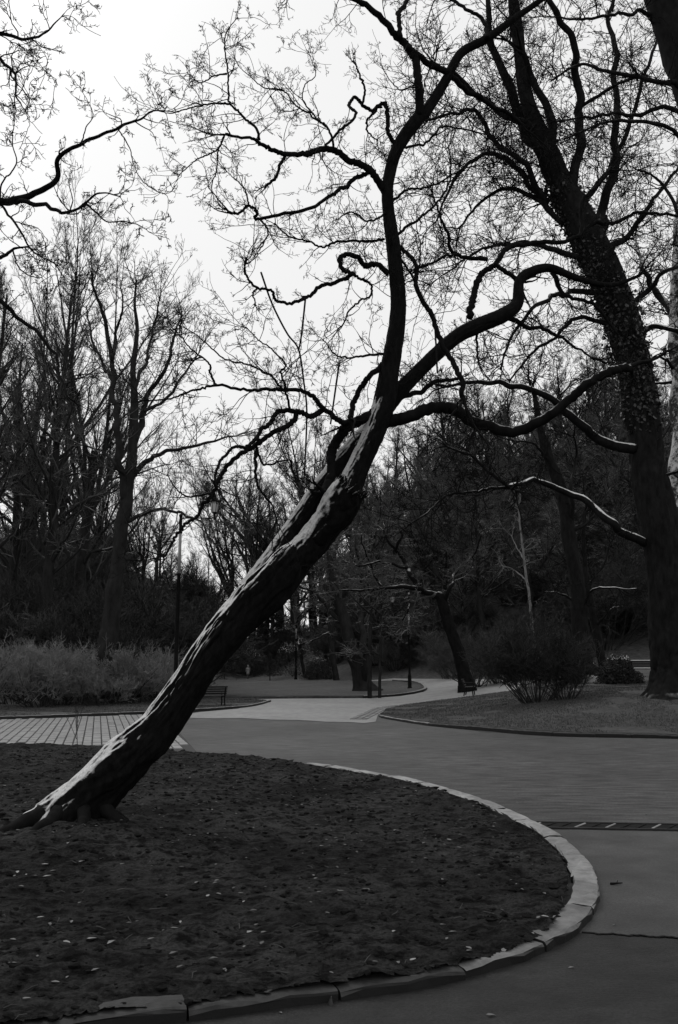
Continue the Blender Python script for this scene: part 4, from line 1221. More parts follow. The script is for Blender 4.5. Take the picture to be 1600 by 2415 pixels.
# farther trees that close the gap in the middle
G2 = 'far trees closing the view beyond the lawn'
LAB2A = 'tall far tree rising above the wood beyond the walking person'
LAB2B = 'low far tree at the foot of the wood beyond the walking person'
for px, Y, top, k_ in [(432, 135, 1345, 'w1'), (470, 140, 1310, 'b1'), (505, 136, 1300, 'b2'), (548, 138, 1130, 'b1'), (592, 135, 1095, 'b2'), (625, 145, 1120, 'w2'), (660, 138, 1060, 's1'), (700, 134, 1008, 's2'), (740, 140, 1015, 'b1'), (785, 136, 1030, 's1'), (830, 142, 1040, 'w1'), (870, 134, 1080, 's2'), (398, 140, 1270, 'w2'), (360, 132, 1180, 'b2'), (612, 160, 1150, 's1'), (450, 160, 1400, 's2'), (760, 155, 1050, 'w1'),
                       (520, 134, 1380, 's1'), (575, 136, 1340, 's2'), (640, 134, 1290, 'w3'), (700, 136, 1250, 's1'), (415, 134, 1420, 's2'), (470, 132, 1420, 's1'), (740, 132, 1300, 'w3'), (800, 134, 1250, 's2')]:
    x = (px - CX) / FPX * Y * cp
    z = float(at(px, top, Y)[2]); hh = z - float(H(x, Y))
    place_tree('far_tree', k_, x, Y, hh, rp_.uniform(0, 6.28), LAB2A if top < 1240 else LAB2B, G2, (0, 0), 1.0 if hh > 20 else 1.25)
# wooded hillside on the right
G3 = 'trees of the wooded hillside'
LAB3 = ['bare tree at the foot of the wooded hillside behind the big shrub', 'bare tree low on the wooded hillside', 'bare tree on the lower slope of the wooded hillside', 'bare tree halfway up the wooded hillside', 'bare tree on the upper slope of the wooded hillside', 'bare tree high on the wooded hillside', 'bare tree along the crest of the wooded hillside']
for row, (Y, n, jit, hgt) in enumerate([(76, 9, 3, 15), (86, 10, 4, 17), (98, 12, 4, 19), (112, 13, 5, 20), (128, 14, 5, 20), (146, 15, 6, 20), (168, 14, 6, 19)]):
    for i in range(n):
        px = 840 + (1700 - 840) * (i + rp_.uniform(0.1, 0.9)) / n
        y = Y + rp_.uniform(-jit, jit)
        x = (px - CX) / FPX * y * cp
        if y < 84 and px < 1050: continue
        place_tree('hill_tree', rp_.choice(['s1', 's2', 'w1', 'w3', 'w2', 's1']), x, y, hgt * rp_.uniform(0.75, 1.15), rp_.uniform(0, 6.28), LAB3[row], G3, (rp_.uniform(-.05, .05), rp_.uniform(-.05, .05)), 1.1)

# the forked tree behind the lamp
traced_tree('forked_tree', 'tall forked bare tree with three rising stems beside the street lamp',
    [(240, 1600, 58), (248, 1560, 46), (258, 1480, 40), (272, 1380, 35), (284, 1280, 31), (294, 1200, 29), (306, 1110, 26), (318, 1040, 22), (318, 960, 19), (314, 880, 13), (324, 780, 9), (319, 720, 6), (322, 660, 4)],
    [([(296, 1180), (285, 1090), (275, 1000), (270, 930), (266, 850), (250, 770), (228, 700), (214, 640)], 38, 22, 5, 1.6, 1),
     ([(318, 1040), (335, 980), (352, 930), (395, 860), (410, 800), (430, 740)], 40, 18, 4, 1.8, 1),
     ([(306, 1130), (350, 1085), (400, 1062), (480, 1045), (560, 1028)], 37, 16, 4, 1.5, 1),
     ([(318, 1000), (322, 900), (350, 840), (365, 760), (380, 690)], 41, 13, 3, 2, 1),
     ([(266, 850), (275, 780), (290, 720), (285, 670)], 38, 9, 3, 2, 1),
     ([(302, 1230), (340, 1210), (400, 1204), (440, 1215), (480, 1235)], 37, 12, 4, 1.5, .9),
     ([(300, 1130), (270, 1090), (230, 1060), (190, 1050)], 38, 9, 3, 2, .9),
     ([(340, 970), (380, 950), (420, 900), (450, 860), (470, 830)], 41, 10, 3, 2, 1),
     ([(268, 900), (240, 850), (215, 790), (205, 720)], 41, 10, 3, 2, 1)],
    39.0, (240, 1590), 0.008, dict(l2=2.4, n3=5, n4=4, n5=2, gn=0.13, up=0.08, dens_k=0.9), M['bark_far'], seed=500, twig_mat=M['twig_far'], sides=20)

# gnarled tree leaning over the path on the right
traced_tree('gnarled_tree', 'gnarled snow-dusted tree bending left over the lawn beside the bench',
    [(1102, 1630, 44), (1098, 1600, 36), (1086, 1550, 30), (1074, 1515, 26), (1058, 1465, 25), (1046, 1432, 25), (1038, 1412, 22), (1028, 1404, 16)],
    [([(1042, 1408), (1010, 1396), (979, 1391), (940, 1388), (902, 1386), (850, 1392), (800, 1391)], 44, 16, 4, 2.2, 1),
     ([(995, 1392), (972, 1360), (958, 1340), (945, 1318), (933, 1299), (915, 1270), (902, 1248)], 46, 16, 4, 2.4, 1),
     ([(958, 1340), (925, 1330), (890, 1325), (850, 1335), (815, 1325)], 46, 8, 3, 2.4, 1),
     ([(1048, 1425), (1060, 1395), (1066, 1370), (1075, 1345), (1116, 1314), (1137, 1258)], 46, 12, 3, 2.4, 1),
     ([(933, 1299), (945, 1260), (935, 1220), (925, 1180)], 45, 8, 3, 2.4, 1),
     ([(965, 1400), (962, 1440), (950, 1465)], 44, 7, 3, 2, .7),
     ([(902, 1386), (880, 1350), (860, 1300), (850, 1260)], 45, 7, 3, 2.5, 1)],
    45.0, (1102, 1622), 0.007, dict(l2=1.5, n3=5, n4=4.2, n5=2, gn=0.30), M['bark_dusted'], twig_mat=M['twig_far'], seed=540)
# old double trunk on the far lawn
traced_tree('double_trunk_tree', 'old tree with two thick leaning trunks on the far lawn',
    [(862, 1642, 84), (858, 1626, 58), (854, 1612, 42), (846, 1580, 33), (832, 1540, 30), (815, 1480, 26), (800, 1420, 22), (785, 1350, 16), (775, 1280, 10)],
    [([(860, 1625), (864, 1560), (862, 1500), (858, 1430), (850, 1360), (840, 1280)], 58, 26, 6, 1.4, 1),
     ([(820, 1500), (780, 1440), (740, 1400), (700, 1380)], 57, 12, 4, 1.6, 1), ([(860, 1470), (900, 1420), (930, 1370)], 57, 12, 4, 1.6, 1), ([(800, 1420), (830, 1360), (850, 1300)], 60, 10, 4, 1.6, 1),
     ([(806, 1450), (770, 1400), (742, 1330), (735, 1280)], 60, 10, 4, 1.6, 1)],
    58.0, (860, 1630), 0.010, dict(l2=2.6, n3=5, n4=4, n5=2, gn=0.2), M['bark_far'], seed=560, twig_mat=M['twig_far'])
# straight trunk farther back on the same lawn
traced_tree('straight_tree', 'single slightly bowed dark trunk on the far lawn beside the thin forked sapling',
    [(795, 1618, 17), (793, 1600, 14), (786, 1550, 13), (780, 1500, 13), (776, 1450, 12), (776, 1380, 10), (772, 1300, 7)],
    [([(780, 1490), (745, 1505), (705, 1522)], 78, 5, 3, 1.2, .8), ([(776, 1440), (800, 1380), (812, 1320)], 80, 6, 3, 1.4, 1), ([(776, 1400), (750, 1340), (742, 1280)], 80, 6, 3, 1.4, 1)],
    79.0, (795, 1614), 0.012, dict(l2=2.6, n3=5, n4=4, n5=2, gn=0.2), M['bark_far'], seed=580, twig_mat=M['twig_far'], sides=12)
traced_tree('thin_tree', 'thin forked leaning sapling at the back of the far lawn',
    [(724, 1612, 9), (716, 1580, 7.5), (710, 1545, 7), (703, 1510, 6), (698, 1470, 4)],
    [([(712, 1560), (713, 1530), (708, 1505)], 88, 5, 3, 1.4, .8), ([(704, 1515), (720, 1470), (722, 1440)], 88, 4, 3, 1.6, .8)],
    88.0, (724, 1608), 0.012, dict(l2=2.2, n3=5, n4=4, n5=2, gn=0.2), M['bark_far'], seed=590, twig_mat=M['twig_far'], sides=10)
for bx, w_, lab, sd in ((872, 10, 'thicker of two straight young trees standing together at the near edge of the far lawn', 600), (896, 6.5, 'thinner of two straight young trees standing together at the near edge of the far lawn', 610)):
    traced_tree('young_tree', lab, [(bx, 1648, w_ * 1.15), (bx, 1620, w_), (bx + 1, 1560, w_ * .95), (bx + 2, 1500, w_ * .9), (bx + 4, 1440, w_ * .7), (bx + 5, 1380, w_ * .5)],
        [([(bx + 1, 1545), (bx - 25, 1535), (bx - 50, 1538)], 47, 4, 2, 2.0, .8), ([(bx + 2, 1490), (bx + 30, 1480), (bx + 80, 1478)], 46, 5, 2.5, 2.2, .9), ([(bx + 3, 1450), (bx - 30, 1420), (bx - 60, 1380)], 47, 4, 2, 2.2, .9), ([(bx + 4, 1430), (bx + 25, 1390), (bx + 40, 1340)], 48, 4, 2, 2.2, .9)],
        47.0, (bx, 1646), 0.008, dict(l2=1.6, n3=5, n4=4, n5=2, gn=0.2), M['bark_far'], 'pair of young trees', M['twig_far'], seed=sd, sides=10)
# pale slim birch rising out of the shrubs
traced_tree('pale_sapling', 'slim pale-barked sapling rising behind the big dark shrub',
    [(1268, 1560, 8), (1262, 1520, 7.5), (1254, 1450, 7), (1248, 1400, 6), (1243, 1360, 6), (1236, 1310, 5), (1228, 1250, 4), (1222, 1195, 3)],
    [([(1243, 1370), (1215, 1345), (1182, 1332)], 44, 4, 2, 1.5, .8), ([(1238, 1322), (1218, 1290), (1206, 1262)], 45, 4, 2, 1.5, .8)],
    44.0, (1268, 1600), 0.007, dict(l2=1.0, n3=4, n4=3, n5=1.5, gn=0.2), M['bark_pale'], seed=630, twig_mat=M['bark_pale'], sides=10)
# two dark trunks on the hillside in front of the wood
traced_tree('slope_tree', 'dark upright trunk on the slope between the pale sapling and the huge lawn tree',
    [(1378, 1600, 46), (1372, 1540, 38), (1362, 1440, 34), (1348, 1330, 32), (1335, 1220, 32), (1318, 1140, 28), (1290, 1060, 22), (1275, 1000, 16), (1262, 930, 10)],
    [([(1348, 1240), (1345, 1150), (1358, 1090), (1356, 1010)], 43, 12, 4, 1.8, 1), ([(1366, 1470), (1395, 1395), (1440, 1385), (1500, 1390)], 42, 8, 3, 2, .9), ([(1360, 1420), (1320, 1400), (1280, 1395)], 42, 7, 3, 2, .9), ([(1300, 1090), (1260, 1050), (1200, 1040)], 43, 9, 3, 2, 1), ([(1340, 1260), (1400, 1220), (1440, 1150)], 45, 9, 3, 2, 1)],
    44.0, (1378, 1590), 0.008, dict(l2=2.0, n3=5, n4=4, n5=2, gn=0.22), M['bark_right'], seed=650, snow_limbs=(1,))
traced_tree('slim_slope_tree', 'slim crooked trunk on the slope right of the big dark shrub',
    [(1425, 1580, 22), (1410, 1500, 18), (1398, 1440, 16), (1385, 1380, 14), (1378, 1300, 11), (1380, 1200, 8)],
    [([(1405, 1480), (1440, 1440), (1470, 1430)], 50, 6, 3, 2, .8), ([(1385, 1380), (1420, 1340), (1440, 1280)], 50, 6, 3, 2, .9), ([(1380, 1330), (1350, 1290), (1340, 1240)], 50, 6, 3, 2, .9)],
    50.0, (1425, 1575), 0.009, dict(l2=2.0, n3=5, n4=4, n5=2, gn=0.22), M['bark_right'], seed=670, sides=12)

# ---------------------------------------------------------------- shrubs
def proto_shrub(seed, rx, hgt, nstem, fan, rmin, n2=8, n3=6, n4=3.5, up=0.06, gn=0.15, r0=0.02):
    r = np.random.default_rng(seed)
    a = r.uniform(0, 2 * math.pi, nstem); q = np.sqrt(r.random(nstem)) * rx * 0.35
    b0 = np.stack([q * np.cos(a), q * np.sin(a), np.full(nstem, -0.05)], 1)
    el = rad(fan) * r.random(nstem) ** 0.7
    d = np.stack([np.cos(a) * np.sin(el), np.sin(a) * np.sin(el), np.cos(el)], 1)
    K = 9; L = hgt * r.uniform(0.55, 0.95, nstem)
    P = np.empty((nstem, K, 3)); P[:, 0] = b0
    for k in range(1, K):
        d = d + r.normal(size=d.shape) * gn * 0.7; d[:, 2] += 0.05; d /= np.linalg.norm(d, axis=1, keepdims=True)
        P[:, k] = P[:, k - 1] + d * (L / (K - 1))[:, None]
    R = np.linspace(1, 0.35, K)[None] * r.uniform(0.5, 1.2, nstem)[:, None] * r0
    tb0, tb = Tubes(), Tubes()
    tb0.add(P, R, 5)
    P2, R2, L2 = spawn(r, P, R, cnt(r, np.full(nstem, float(n2))), (0.42, 1.0), (15, 55), L * 0.55, 6, gn, up, 0.6, rmin * 1.2, lenfall=0.4)
    P3, R3, L3 = spawn(r, P2, R2, cnt(r, np.full(len(P2), float(n3))), (0.2, 1.0), (15, 60), L2 * 0.6, 4, gn, up, 0.8, rmin, lenfall=0.3)
    P4, R4, L4 = spawn(r, P3, R3, cnt(r, np.full(len(P3), float(n4))), (0.3, 1.0), (15, 60), L3 * 0.6, 3, gn, up, 0.85, rmin * .8, lenfall=0.3)
    tb.add(P2, R2, 3); tb.add(P3, R3, 3); tb.add(P4, R4, 3)
    return tb0.mesh('stems'), tb.mesh('twigs')
SH = {}
SH['pale1'] = proto_shrub(11, 1.2, 1.9, 30, 62, 0.0055); SH['pale2'] = proto_shrub(12, 1.3, 1.9, 26, 66, 0.0055)
SH['dark'] = proto_shrub(13, 1.3, 2.6, 44, 58, 0.006, n4=4.0)
for k_ in ('pale1', 'pale2'):
    SH[k_][0].materials.append(M['shrub_dark']); SH[k_][1].materials.append(M['shrub_twig'])
SH['dark'][0].materials.append(M['shrub_dark']); SH['dark'][1].materials.append(M['shrub_dark'])
SH['mid'] = tuple(m_.copy() for m_ in SH['pale1'])
SH['mid'][1].materials.clear(); SH['mid'][1].materials.append(M['grass'])
def shrub(kind, px, py, s_, label, group=None, zs=1.0, name='shrub', rz=None):
    p = GH(px, py)
    root = empty(name, (float(p[0]), float(p[1]), float(H(p[0], p[1])) + 0.05), rp_.uniform(0, 6.28) if rz is None else rz)
    root.scale = (s_, s_, s_ * zs)
    tag(root, label, 'shrub', group)
    obj('stems', SH[kind][0], None, root); obj('twigs', SH[kind][1], None, root)
    return root
GS = 'hedge of pale twiggy shrubs'
LS = 'pale twiggy shrub of the loose hedge behind the brick paving'
for px, py, s_ in [(-45, 1676, 1.15), (30, 1664, 1.1), (95, 1672, 1.15), (140, 1668, 1.0), (200, 1662, 1.1), (232, 1668, 0.9), (282, 1664, 1.15), (325, 1660, 1.05), (375, 1658, 1.1), (60, 1655, 1.25), (160, 1652, 1.25), (255, 1650, 1.3), (350, 1648, 1.25), (405, 1650, 1.0)]:
    shrub(rp_.choice(['pale1', 'pale2']), px, py, s_ * 1.12, LS, GS)
shrub('dark', 1268, 1662, 1.12, 'big dark fan-shaped shrub on the sloping lawn')
shrub('dark', 1335, 1655, 0.75, 'smaller dark shrub leaning out beside the big fan-shaped shrub')
shrub('mid', 1118, 1622, 1.5, 'grey brushy shrub hiding the foot of the gnarled tree')
shrub('mid', 1062, 1600, 1.5, 'grey brushy shrub beyond the path left of the gnarled tree')
shrub('dark', 1180, 1612, 1.2, 'dark shrub between the grey brushy shrub and the big fan-shaped shrub')
shrub('dark', 1222, 1606, 1.25, 'tall dark shrub behind the big fan-shaped shrub')
# undergrowth of the woods
GU = 'undergrowth along the foot of the woods'
LU = lambda k, px: ('black bare bush' if k == 'dark' else 'grey bare bush') + (' of the undergrowth in the left wood' if px < 430 else ' under the far trees beyond the walking person' if px < 900 else ' of the undergrowth on the wooded hillside')
for i in range(90):
    px = rp_.uniform(-40, 1650) if i < 60 else rp_.uniform(-30, 430)
    Y = rp_.uniform(132, 150) if px < 900 else rp_.uniform(66, 110)
    if px < 420: Y = rp_.uniform(42, 100)
    x = (px - CX) / FPX * Y * cp
    if px >= 900 and Y < 74 and px < 1150: continue
    k_ = rp_.choice(['dark', 'mid', 'dark'])
    root = empty('undergrowth_bush', (x, Y, float(H(x, Y)) - 0.1), rp_.uniform(0, 6.28))
    s_ = rp_.uniform(1.3, 2.6); root.scale = (s_ * 1.2, s_ * 1.2, s_)
    tag(root, LU(k_, px), 'bush', GU)
    obj('stems', SH[k_][0], None, root); obj('twigs', SH[k_][1], None, root)

for i in range(140):
    px = rp_.uniform(610, 1650); Y = rp_.uniform(74, 150)
    x = (px - CX) / FPX * Y * cp
    if H(x, Y) < 0.9 or (px < 760 and Y < 128): continue
    k_ = rp_.choice(['dark', 'mid'])
    root = empty('undergrowth_bush', (x, Y, float(H(x, Y)) - 0.1), rp_.uniform(0, 6.28))
    s_ = rp_.uniform(1.0, 2.4); root.scale = (s_ * 1.25, s_ * 1.25, s_)
    tag(root, LU(k_, px), 'bush', GU)
    obj('stems', SH[k_][0], None, root); obj('twigs', SH[k_][1], None, root)

# clipped evergreen shrub with snow on top, on the right
def evergreen(px, py, rx, rz_, label, seed, snow_n):
    p = GH(px, py); r = np.random.default_rng(seed)
    root = empty('evergreen_shrub', (float(p[0]), float(p[1]), float(H(p[0], p[1])) + 0.05))
    tag(root, label, 'shrub')
    n = 9000
    d = r.normal(size=(n, 3)); d[:, 2] = np.abs(d[:, 2]); d /= np.linalg.norm(d, axis=1, keepdims=True)
    lum = 1 + 0.5 * fbm(np.arctan2(d[:, 1], d[:, 0]) * 1.6 + 9, d[:, 2] * 3, 3, seed)
    c = d * lum[:, None] * (r.random(n) ** 0.25)[:, None] * np.array([rx, rx, rz_])
    def quads(c, s):
        n = len(c)
        e1 = r.normal(size=(n, 3)); e1 /= np.linalg.norm(e1, axis=1, keepdims=True)
        e2 = np.cross(e1, r.normal(size=(n, 3))); e2 /= np.linalg.norm(e2, axis=1, keepdims=True)
        s_ = r.uniform(0.6, 1.3, n)[:, None] * s
        return np.stack([c - e1 * s_, c + e2 * s_ * .6, c + e1 * s_, c - e2 * s_ * .6], 1).reshape(-1, 3), np.arange(4 * n).reshape(-1, 4)
    V, Q = quads(c, 0.05); o = obj('foliage', mesh_np('foliage', V, Q, None, False), M['needle'], root); o['kind'] = 'stuff'
    k = np.argsort(-c[:, 2] - r.random(n) * 0.5 * rz_)[:snow_n]
    V, Q = quads(c[k] + np.array([0, 0, 0.05]), 0.045); o = obj('snow', mesh_np('snow', V, Q, None, False), M['snow'], root); o['kind'] = 'stuff'
    bm = BM()
    for k in range(7):
        a = k * 0.9; bm.cyl((0, 0, -0.1), (math.cos(a) * rx * .5, math.sin(a) * rx * .5, rz_ * 0.6), 0.03, 0.01, 6)
    bm.build('stems', M['shrub_dark'], root)
evergreen(1462, 1618, 0.95, 1.15, 'round black evergreen shrub flecked with snow in front of the slope', 5, 60)
evergreen(1400, 1602, 0.75, 0.75, 'low evergreen shrub with a little snow beside the rough boulders', 6, 40)
evergreen(752, 1603, 1.6, 1.9, 'small rounded evergreen shrub with snow at the back of the far lawn', 7, 90)
evergreen(600, 1596, 3.2, 3.4, 'broad dark evergreen shrub dusted with snow behind the walking person', 8, 260)
evergreen(690, 1595, 3.0, 3.0, 'dark evergreen shrub with snowy top by the far path', 9, 260)

# young spruces on the far lawn
def spruce(px, py, hgt, label, seed):
    p = GH(px, py); r = np.random.default_rng(seed)
    root = empty('young_spruce', (float(p[0]), float(p[1]), float(H(p[0], p[1]))))
    tag(root, label, 'tree', None)
    BM().cyl((0, 0, 0), (0, 0, hgt), hgt * 0.022, 0.005, 7).build('trunk', M['bark_far'], root)
    tb = Tubes(); P, R = [], []
    for k in range(70):
        t = 0.18 + 0.8 * k / 70; a = k * 2.4; L = hgt * 0.36 * (1 - t) + 0.06
        s_ = np.linspace(0, 1, 4)[:, None]
        P.append(np.array([[0, 0, hgt * t]]) + s_ * np.array([[math.cos(a) * L, math.sin(a) * L, 0]]) + np.array([[0, 0, 1]]) * (-0.35 * L * s_ + 0.2 * L * s_ ** 2)); R.append(np.linspace(0.014, 0.006, 4))
    P, R = np.array(P), np.array(R)
    P2, R2, L2 = spawn(r, P, R, np.full(len(P), 26), (0.1, 1), (40, 70), np.full(len(P), 0.16), 2, 0.1, -0.02, 0.6, 0.006)
    tb.add(P, R, 4); tb.add(P2, R2, 3)
    obj('crown', tb.mesh('crown'), M['needle'], root)
spruce(530, 1602, 2.4, 'tiny young spruce beside the leaning trunk on the far lawn', 1)
spruce(637, 1605, 2.8, 'young spruce standing next to the walking person', 2)

# thin bare sprout on the soil bed, left of the leaning trunk
p = GH(176, 1838)
sp_ = empty('sprout', (float(p[0]), float(p[1]), 0.06)); tag(sp_, 'thin bare sprout growing from the soil left of the leaning trunk', 'sapling')
r = np.random.default_rng(3); tb = Tubes()
K = 10; z = np.linspace(0, 1.05, K)
P = np.stack([0.02 * np.sin(z * 5), 0 * z, z], 1)[None]; R = np.linspace(0.008, 0.0035, K)[None]
P2, R2, L2 = spawn(r, P, R, np.array([7]), (0.45, 1.0), (12, 40), np.array([0.8]), 6, 0.06, 0.05, 0.7, 0.003, lenfall=0.4)
tb.add(P, R, 6)
obj('stem', tb.mesh('stem'), M['shrub_dark'], sp_)
tb = Tubes(); tb.add(P2, R2, 4); obj('twigs', tb.mesh('twigs'), M['shrub_dark'], sp_)

# ================================================================== LAMPS, BENCHES, PEOPLE, SMALL THINGS
def lamp(x, y, arm_z, arm_l, label, group, side=1, z0=None):
    """park lamp: plinth, dark lower post, grey upper post, bracket with scroll, lantern standing on its end"""
    z0 = float(H(x, y)) if z0 is None else z0
    h = arm_z - z0
    root = empty('street_lamp', (x, y, z0)); tag(root, label, 'street lamp', group)
    bm = BM(); bm.lathe([(0.17, -0.1), (0.17, 0.12), (0.13, 0.2), (0.12, 0.9), (0.10, 1.0), (0.085, 1.05)], 14); bm.build('base', M['iron'], root, True)
    zs = h * 0.70
    bm = BM(); bm.lathe([(0.085, 1.0), (0.075, 1.1), (0.072, zs), (0.09, zs + 0.02), (0.09, zs + 0.07), (0.06, zs + 0.09)], 14); bm.build('lower_post', M['iron'], root, True)
    bm = BM(); bm.lathe([(0.06, zs + 0.05), (0.055, h - 0.55)], 14); bm.build('upper_post', M['post_grey'], root, True)
    bm = BM(); bm.lathe([(0.075, h - 0.57), (0.075, h - 0.5), (0.06, h - 0.46), (0.055, h + 0.05), (0.07, h + 0.07), (0.07, h + 0.12), (0.02, h + 0.17)], 14); bm.build('post_head', M['iron'], root, True)
    bm = BM(); bm.cyl((0, 0, h), (side * (arm_l + 0.06), 0, h), 0.022, 0.02, 8)
    bm.path([(side * (0.08 + 0.34 * math.cos(t) ** 1 * (1 - t / 9)) if False else side * (0.30 + 0.22 * (1 - t / 8.5) * math.cos(t)), 0, h - 0.24 + 0.20 * (1 - t / 8.5) * math.sin(t)) for t in np.linspace(0.9, 7.6, 22)], 0.014, 6)
    bm.path([(side * 0.05, 0, h - 0.5), (side * 0.18, 0, h - 0.42), (side * 0.45, 0, h - 0.12), (side * (arm_l * 0.85), 0, h - 0.02)], 0.016, 6)
    bm.build('bracket', M['iron'], root)
    lx = side * arm_l
    lan = empty('lantern', (lx, 0, h)); lan.parent = root
    BM().lathe([(0.03, -0.08), (0.035, 0.0), (0.025, 0.06), (0.06, 0.17), (0.10, 0.20), (0.10, 0.225)], 6).build('foot', M['iron'], lan)
    BM().lathe([(0.095, 0.225), (0.17, 0.62)], 6).build('glass', M['glass'], lan)
    bm = BM()
    for k in range(6):
        a = k * math.pi / 3
        bm.cyl((0.10 * math.cos(a), 0.10 * math.sin(a), 0.215), (0.175 * math.cos(a), 0.175 * math.sin(a), 0.63), 0.009, 0.009, 5)
    bm.build('frame', M['iron'], lan)
    BM().lathe([(0.215, 0.60), (0.21, 0.635), (0.12, 0.74), (0.07, 0.78), (0.07, 0.84), (0.03, 0.87), (0.02, 0.95), (0.005, 0.99)], 6).build('roof', M['iron'], lan)
    return root
pa = at(427, 1222, 31.0)
lamp(float(pa[0]), 31.0, float(pa[2]), float(at(506, 1222, 31)[0] - pa[0]), 'tall two-tone lamp post with lantern on a bracket behind the leaning trunk', 'park lamps')
pa = at(37, 1398, 62.0)
lamp(float(pa[0]), 62.0, float(pa[2]), float(at(70, 1398, 62)[0] - pa[0]), 'distant lamp with bracket lantern among the trunks of the left wood', 'park lamps')
p = GH(967, 1627)
lamp(float(p[0]), float(p[1]), float(p[2]) + 5.6, 1.1, 'slim lamp post at the rounded end of the far lawn', 'park lamps', side=-1)
p = GH(698, 1603)
lamp(float(p[0]), float(p[1]), float(p[2]) + 5.6, 1.1, 'very distant lamp post behind the thin forked sapling', 'park lamps', side=-1)

def bench(px, py, rz, s_, label, snow=False):
    p = GH(px, py)
    root = empty('park_bench', (float(p[0]), float(p[1]), float(H(p[0], p[1])) + 0.06), rz); root.scale = (s_, s_, s_)
    tag(root, label, 'bench')
    Lb = 1.7
    for sx in (-1, 1):
        X = sx * (Lb / 2 - 0.08)
        bm = BM()
        bm.path([(X, -0.24, 0), (X, -0.21, 0.22), (X, -0.24, 0.42)], 0.032, 8)
        bm.path([(X, 0.26, 0), (X, 0.20, 0.22), (X, 0.20, 0.42), (X, 0.27, 0.66), (X, 0.36, 0.86)], 0.032, 8)
        bm.path([(X, -0.24, 0.42), (X, 0.20, 0.42)], 0.03, 8)
        bm.path([(X, -0.24, 0.42), (X, -0.29, 0.55), (X, -0.27, 0.63), (X, -0.18, 0.66), (X, 0.27, 0.66)], 0.028, 8)
        bm.build('end_frame', M['iron'], root)
    for k in range(5):
        BM().box((0, -0.23 + k * 0.105, 0.465 - 0.004 * k), (Lb, 0.085, 0.035), bevel=0.006).build('seat_slat', M['bench_wood'], root)
        if snow:
            BM().box((0, -0.23 + k * 0.105, 0.50 - 0.004 * k), (Lb * 0.97, 0.08, 0.045), bevel=0.015).build('snow', M['snow'], root)
    for k in range(4):
        BM().box((0, 0.235 + k * 0.042, 0.56 + k * 0.095), (Lb, 0.03, 0.08), Matrix.Rotation(-0.35, 3, 'X'), bevel=0.006).build('back_slat', M['bench_wood'], root)
        if snow and k == 3:
            BM().box((0, 0.225 + k * 0.042, 0.61 + k * 0.095), (Lb * 0.95, 0.05, 0.045), bevel=0.012).build('snow', M['snow'], root)
bench(487, 1669, rad(205), 0.95, 'dark slatted bench with curled arms half hidden behind the leaning trunk')
bench(1108, 1643, rad(78), 0.85, 'dark bench seen end-on below the gnarled tree')
bench(1528, 1600, rad(160), 0.95, 'bench with snow on its slats beside the foot of the huge lawn tree', True)

# a person walking on the far path (bare-headed, pale hair, grey coat)
p = GH(585, 1601.5)
person = empty('person', (float(p[0]), float(p[1]), float(H(p[0], p[1])) + 0.01), rad(200))
tag(person, 'person in a grey coat walking on the far path beyond the lawn', 'person')
def skin(name, verts, edges, radii, mat, parent, sub=2):
    me = bpy.data.meshes.new(name); me.from_pydata(verts, edges, []); 
    o = obj(name, me, mat, parent)
    md = o.modifiers.new('skin', 'SKIN'); md.use_smooth_shade = True
    for v, r_ in zip(me.skin_vertices[0].data, radii):
        v.radius = (r_, r_) if not isinstance(r_, tuple) else r_
    me.skin_vertices[0].data[0].use_root = True
    o.modifiers.new('sub', 'SUBSURF').render_levels = sub; o.modifiers['sub'].levels = sub
    return o
vs = [(0, 0, 0.92), (0, 0.0, 1.12), (0, 0.02, 1.36), (0, 0.0, 1.48), (0, -0.02, 1.56), (0, -0.03, 1.66),
      (-0.18, 0.02, 1.38), (-0.23, 0.06, 1.12), (-0.22, -0.04, 0.90), (-0.22, -0.08, 0.80),
      (0.18, 0.02, 1.38), (0.23, -0.04, 1.12), (0.22, -0.16, 0.94), (0.22, -0.21, 0.85),
      (-0.09, 0, 0.88), (-0.10, -0.16, 0.50), (-0.10, -0.20, 0.08), (-0.10, -0.34, 0.03),
      (0.09, 0, 0.88), (0.10, 0.06, 0.50), (0.10, 0.30, 0.14), (0.10, 0.20, 0.03)]
ed = [(0, 1), (1, 2), (2, 3), (3, 4), (4, 5), (2, 6), (6, 7), (7, 8), (8, 9), (2, 10), (10, 11), (11, 12), (12, 13), (0, 14), (14, 15), (15, 16), (16, 17), (0, 18), (18, 19), (19, 20), (20, 21)]
rd = [.14, .13, .15, .06, .085, .075, .07, .05, .042, .035, .07, .05, .042, .035, .09, .065, .045, .04, .09, .065, .045, .04]
skin('body', vs, ed, rd, M['trousers'], person)
BM().lathe([(0.20, 0.55), (0.21, 0.75), (0.185, 1.0), (0.20, 1.2), (0.215, 1.36), (0.15, 1.44), (0.08, 1.48)], 16).build('coat', M['coat'], person, True)
for sx, pts in ((-1, [(-0.2, 0.02, 1.38), (-0.235, 0.06, 1.12), (-0.22, -0.04, 0.92)]), (1, [(0.2, 0.02, 1.38), (0.235, -0.04, 1.12), (0.22, -0.16, 0.95)])):
    bm = BM(); bm.cyl(pts[0], pts[1], 0.075, 0.065, 10); bm.cyl(pts[1], pts[2], 0.065, 0.055, 10); bm.build('sleeve', M['coat'], person, True)
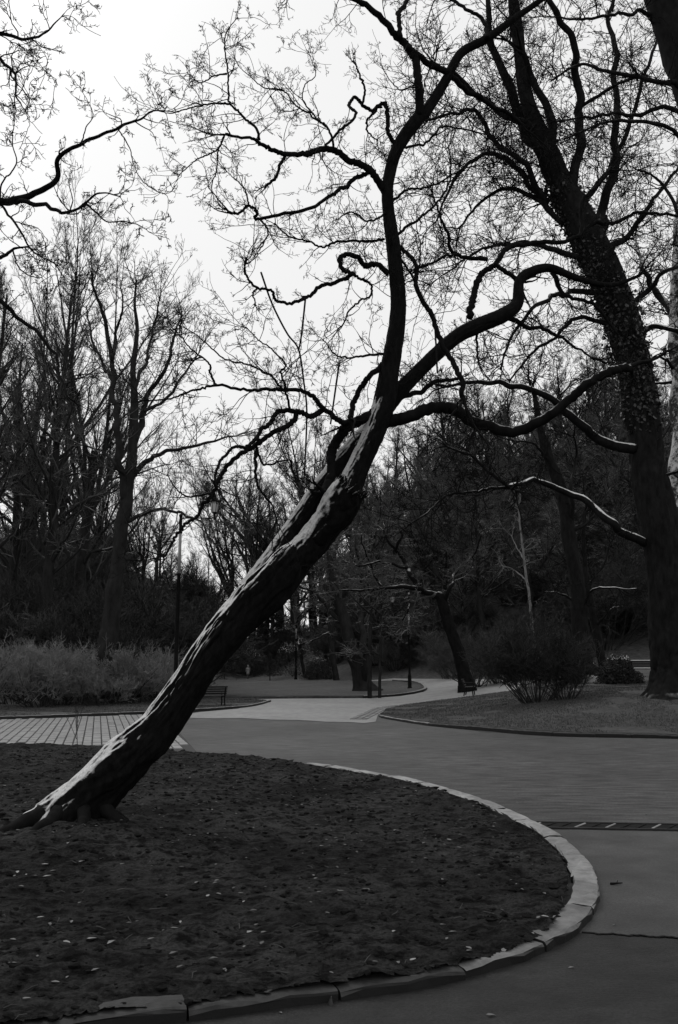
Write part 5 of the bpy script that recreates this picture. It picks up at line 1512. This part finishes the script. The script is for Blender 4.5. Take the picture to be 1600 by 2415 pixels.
BM().lathe([(0.05, 1.50), (0.09, 1.56), (0.105, 1.64), (0.10, 1.70), (0.06, 1.75), (0.01, 1.765)], 14, (0, -0.02, 0)).build('hair', M['skin'], person, True)
bm = BM(); bmesh.ops.create_uvsphere(bm.bm, u_segments=12, v_segments=8, radius=0.078, matrix=Matrix.Translation((0, -0.075, 1.60)) @ Matrix.Diagonal((0.9, 0.7, 1.15, 1)))
bm.cyl((0, -0.12, 1.61), (0, -0.15, 1.58), 0.014, 0.012, 6)
bm.build('face', M['skin'], person, True)

# rough boulders on the slope beside the evergreen shrubs
def boulder(px, py, s, label, seed):
    p = GH(px, py); r = np.random.default_rng(seed)
    bm = BM(); bmesh.ops.create_icosphere(bm.bm, subdivisions=3, radius=1.0)
    for v in bm.bm.verts:
        k = 1 + 0.5 * float(fbm(np.array(v.co.x * 1.3 + seed), np.array(v.co.y * 1.3 + v.co.z * 1.7), 3, seed))
        v.co = Vector((v.co.x * s[0] * k, v.co.y * s[1] * k, v.co.z * s[2] * k))
    tag(bm.build('boulder', M['stone'], None, False, (float(p[0]), float(p[1]), float(H(p[0], p[1])) + s[2] * 0.2)), label, 'boulder')
boulder(1388, 1614, (0.62, 0.45, 0.42), 'largest rough grey boulder between the big shrub and the evergreen shrub', 1)
boulder(1355, 1634, (0.26, 0.2, 0.16), 'small grey boulder at the foot of the big fan-shaped shrub', 2)
boulder(1425, 1619, (0.2, 0.18, 0.14), 'low stone against the round evergreen shrub', 3)
# fallen snowy poles on the floor of the left wood
for pts, Y, lab in (([(42, 1540), (90, 1541), (148, 1546)], 46, 'thin snow-covered fallen pole lying on the floor of the left wood'), ([(50, 1530), (66, 1512), (82, 1503)], 47, 'short snow-dusted fallen branch propped up in the left wood')):
    P, R = trace(pts, Y, Y + 0.5, 6, 4, sub=5)
    q = empty('fallen_branch', tuple(P[0])); tag(q, lab, 'branch')
    V, Q, T = tube_single(P, R, 8)
    obj('stem', mesh_np('stem', rel(V, q), Q, T), M['bark_snowlimb'], q)
print('TRIS', sum(len(m_.polygons) * 2 for m_ in bpy.data.meshes), 'objs', len(bpy.data.objects), 'pavers', npav)
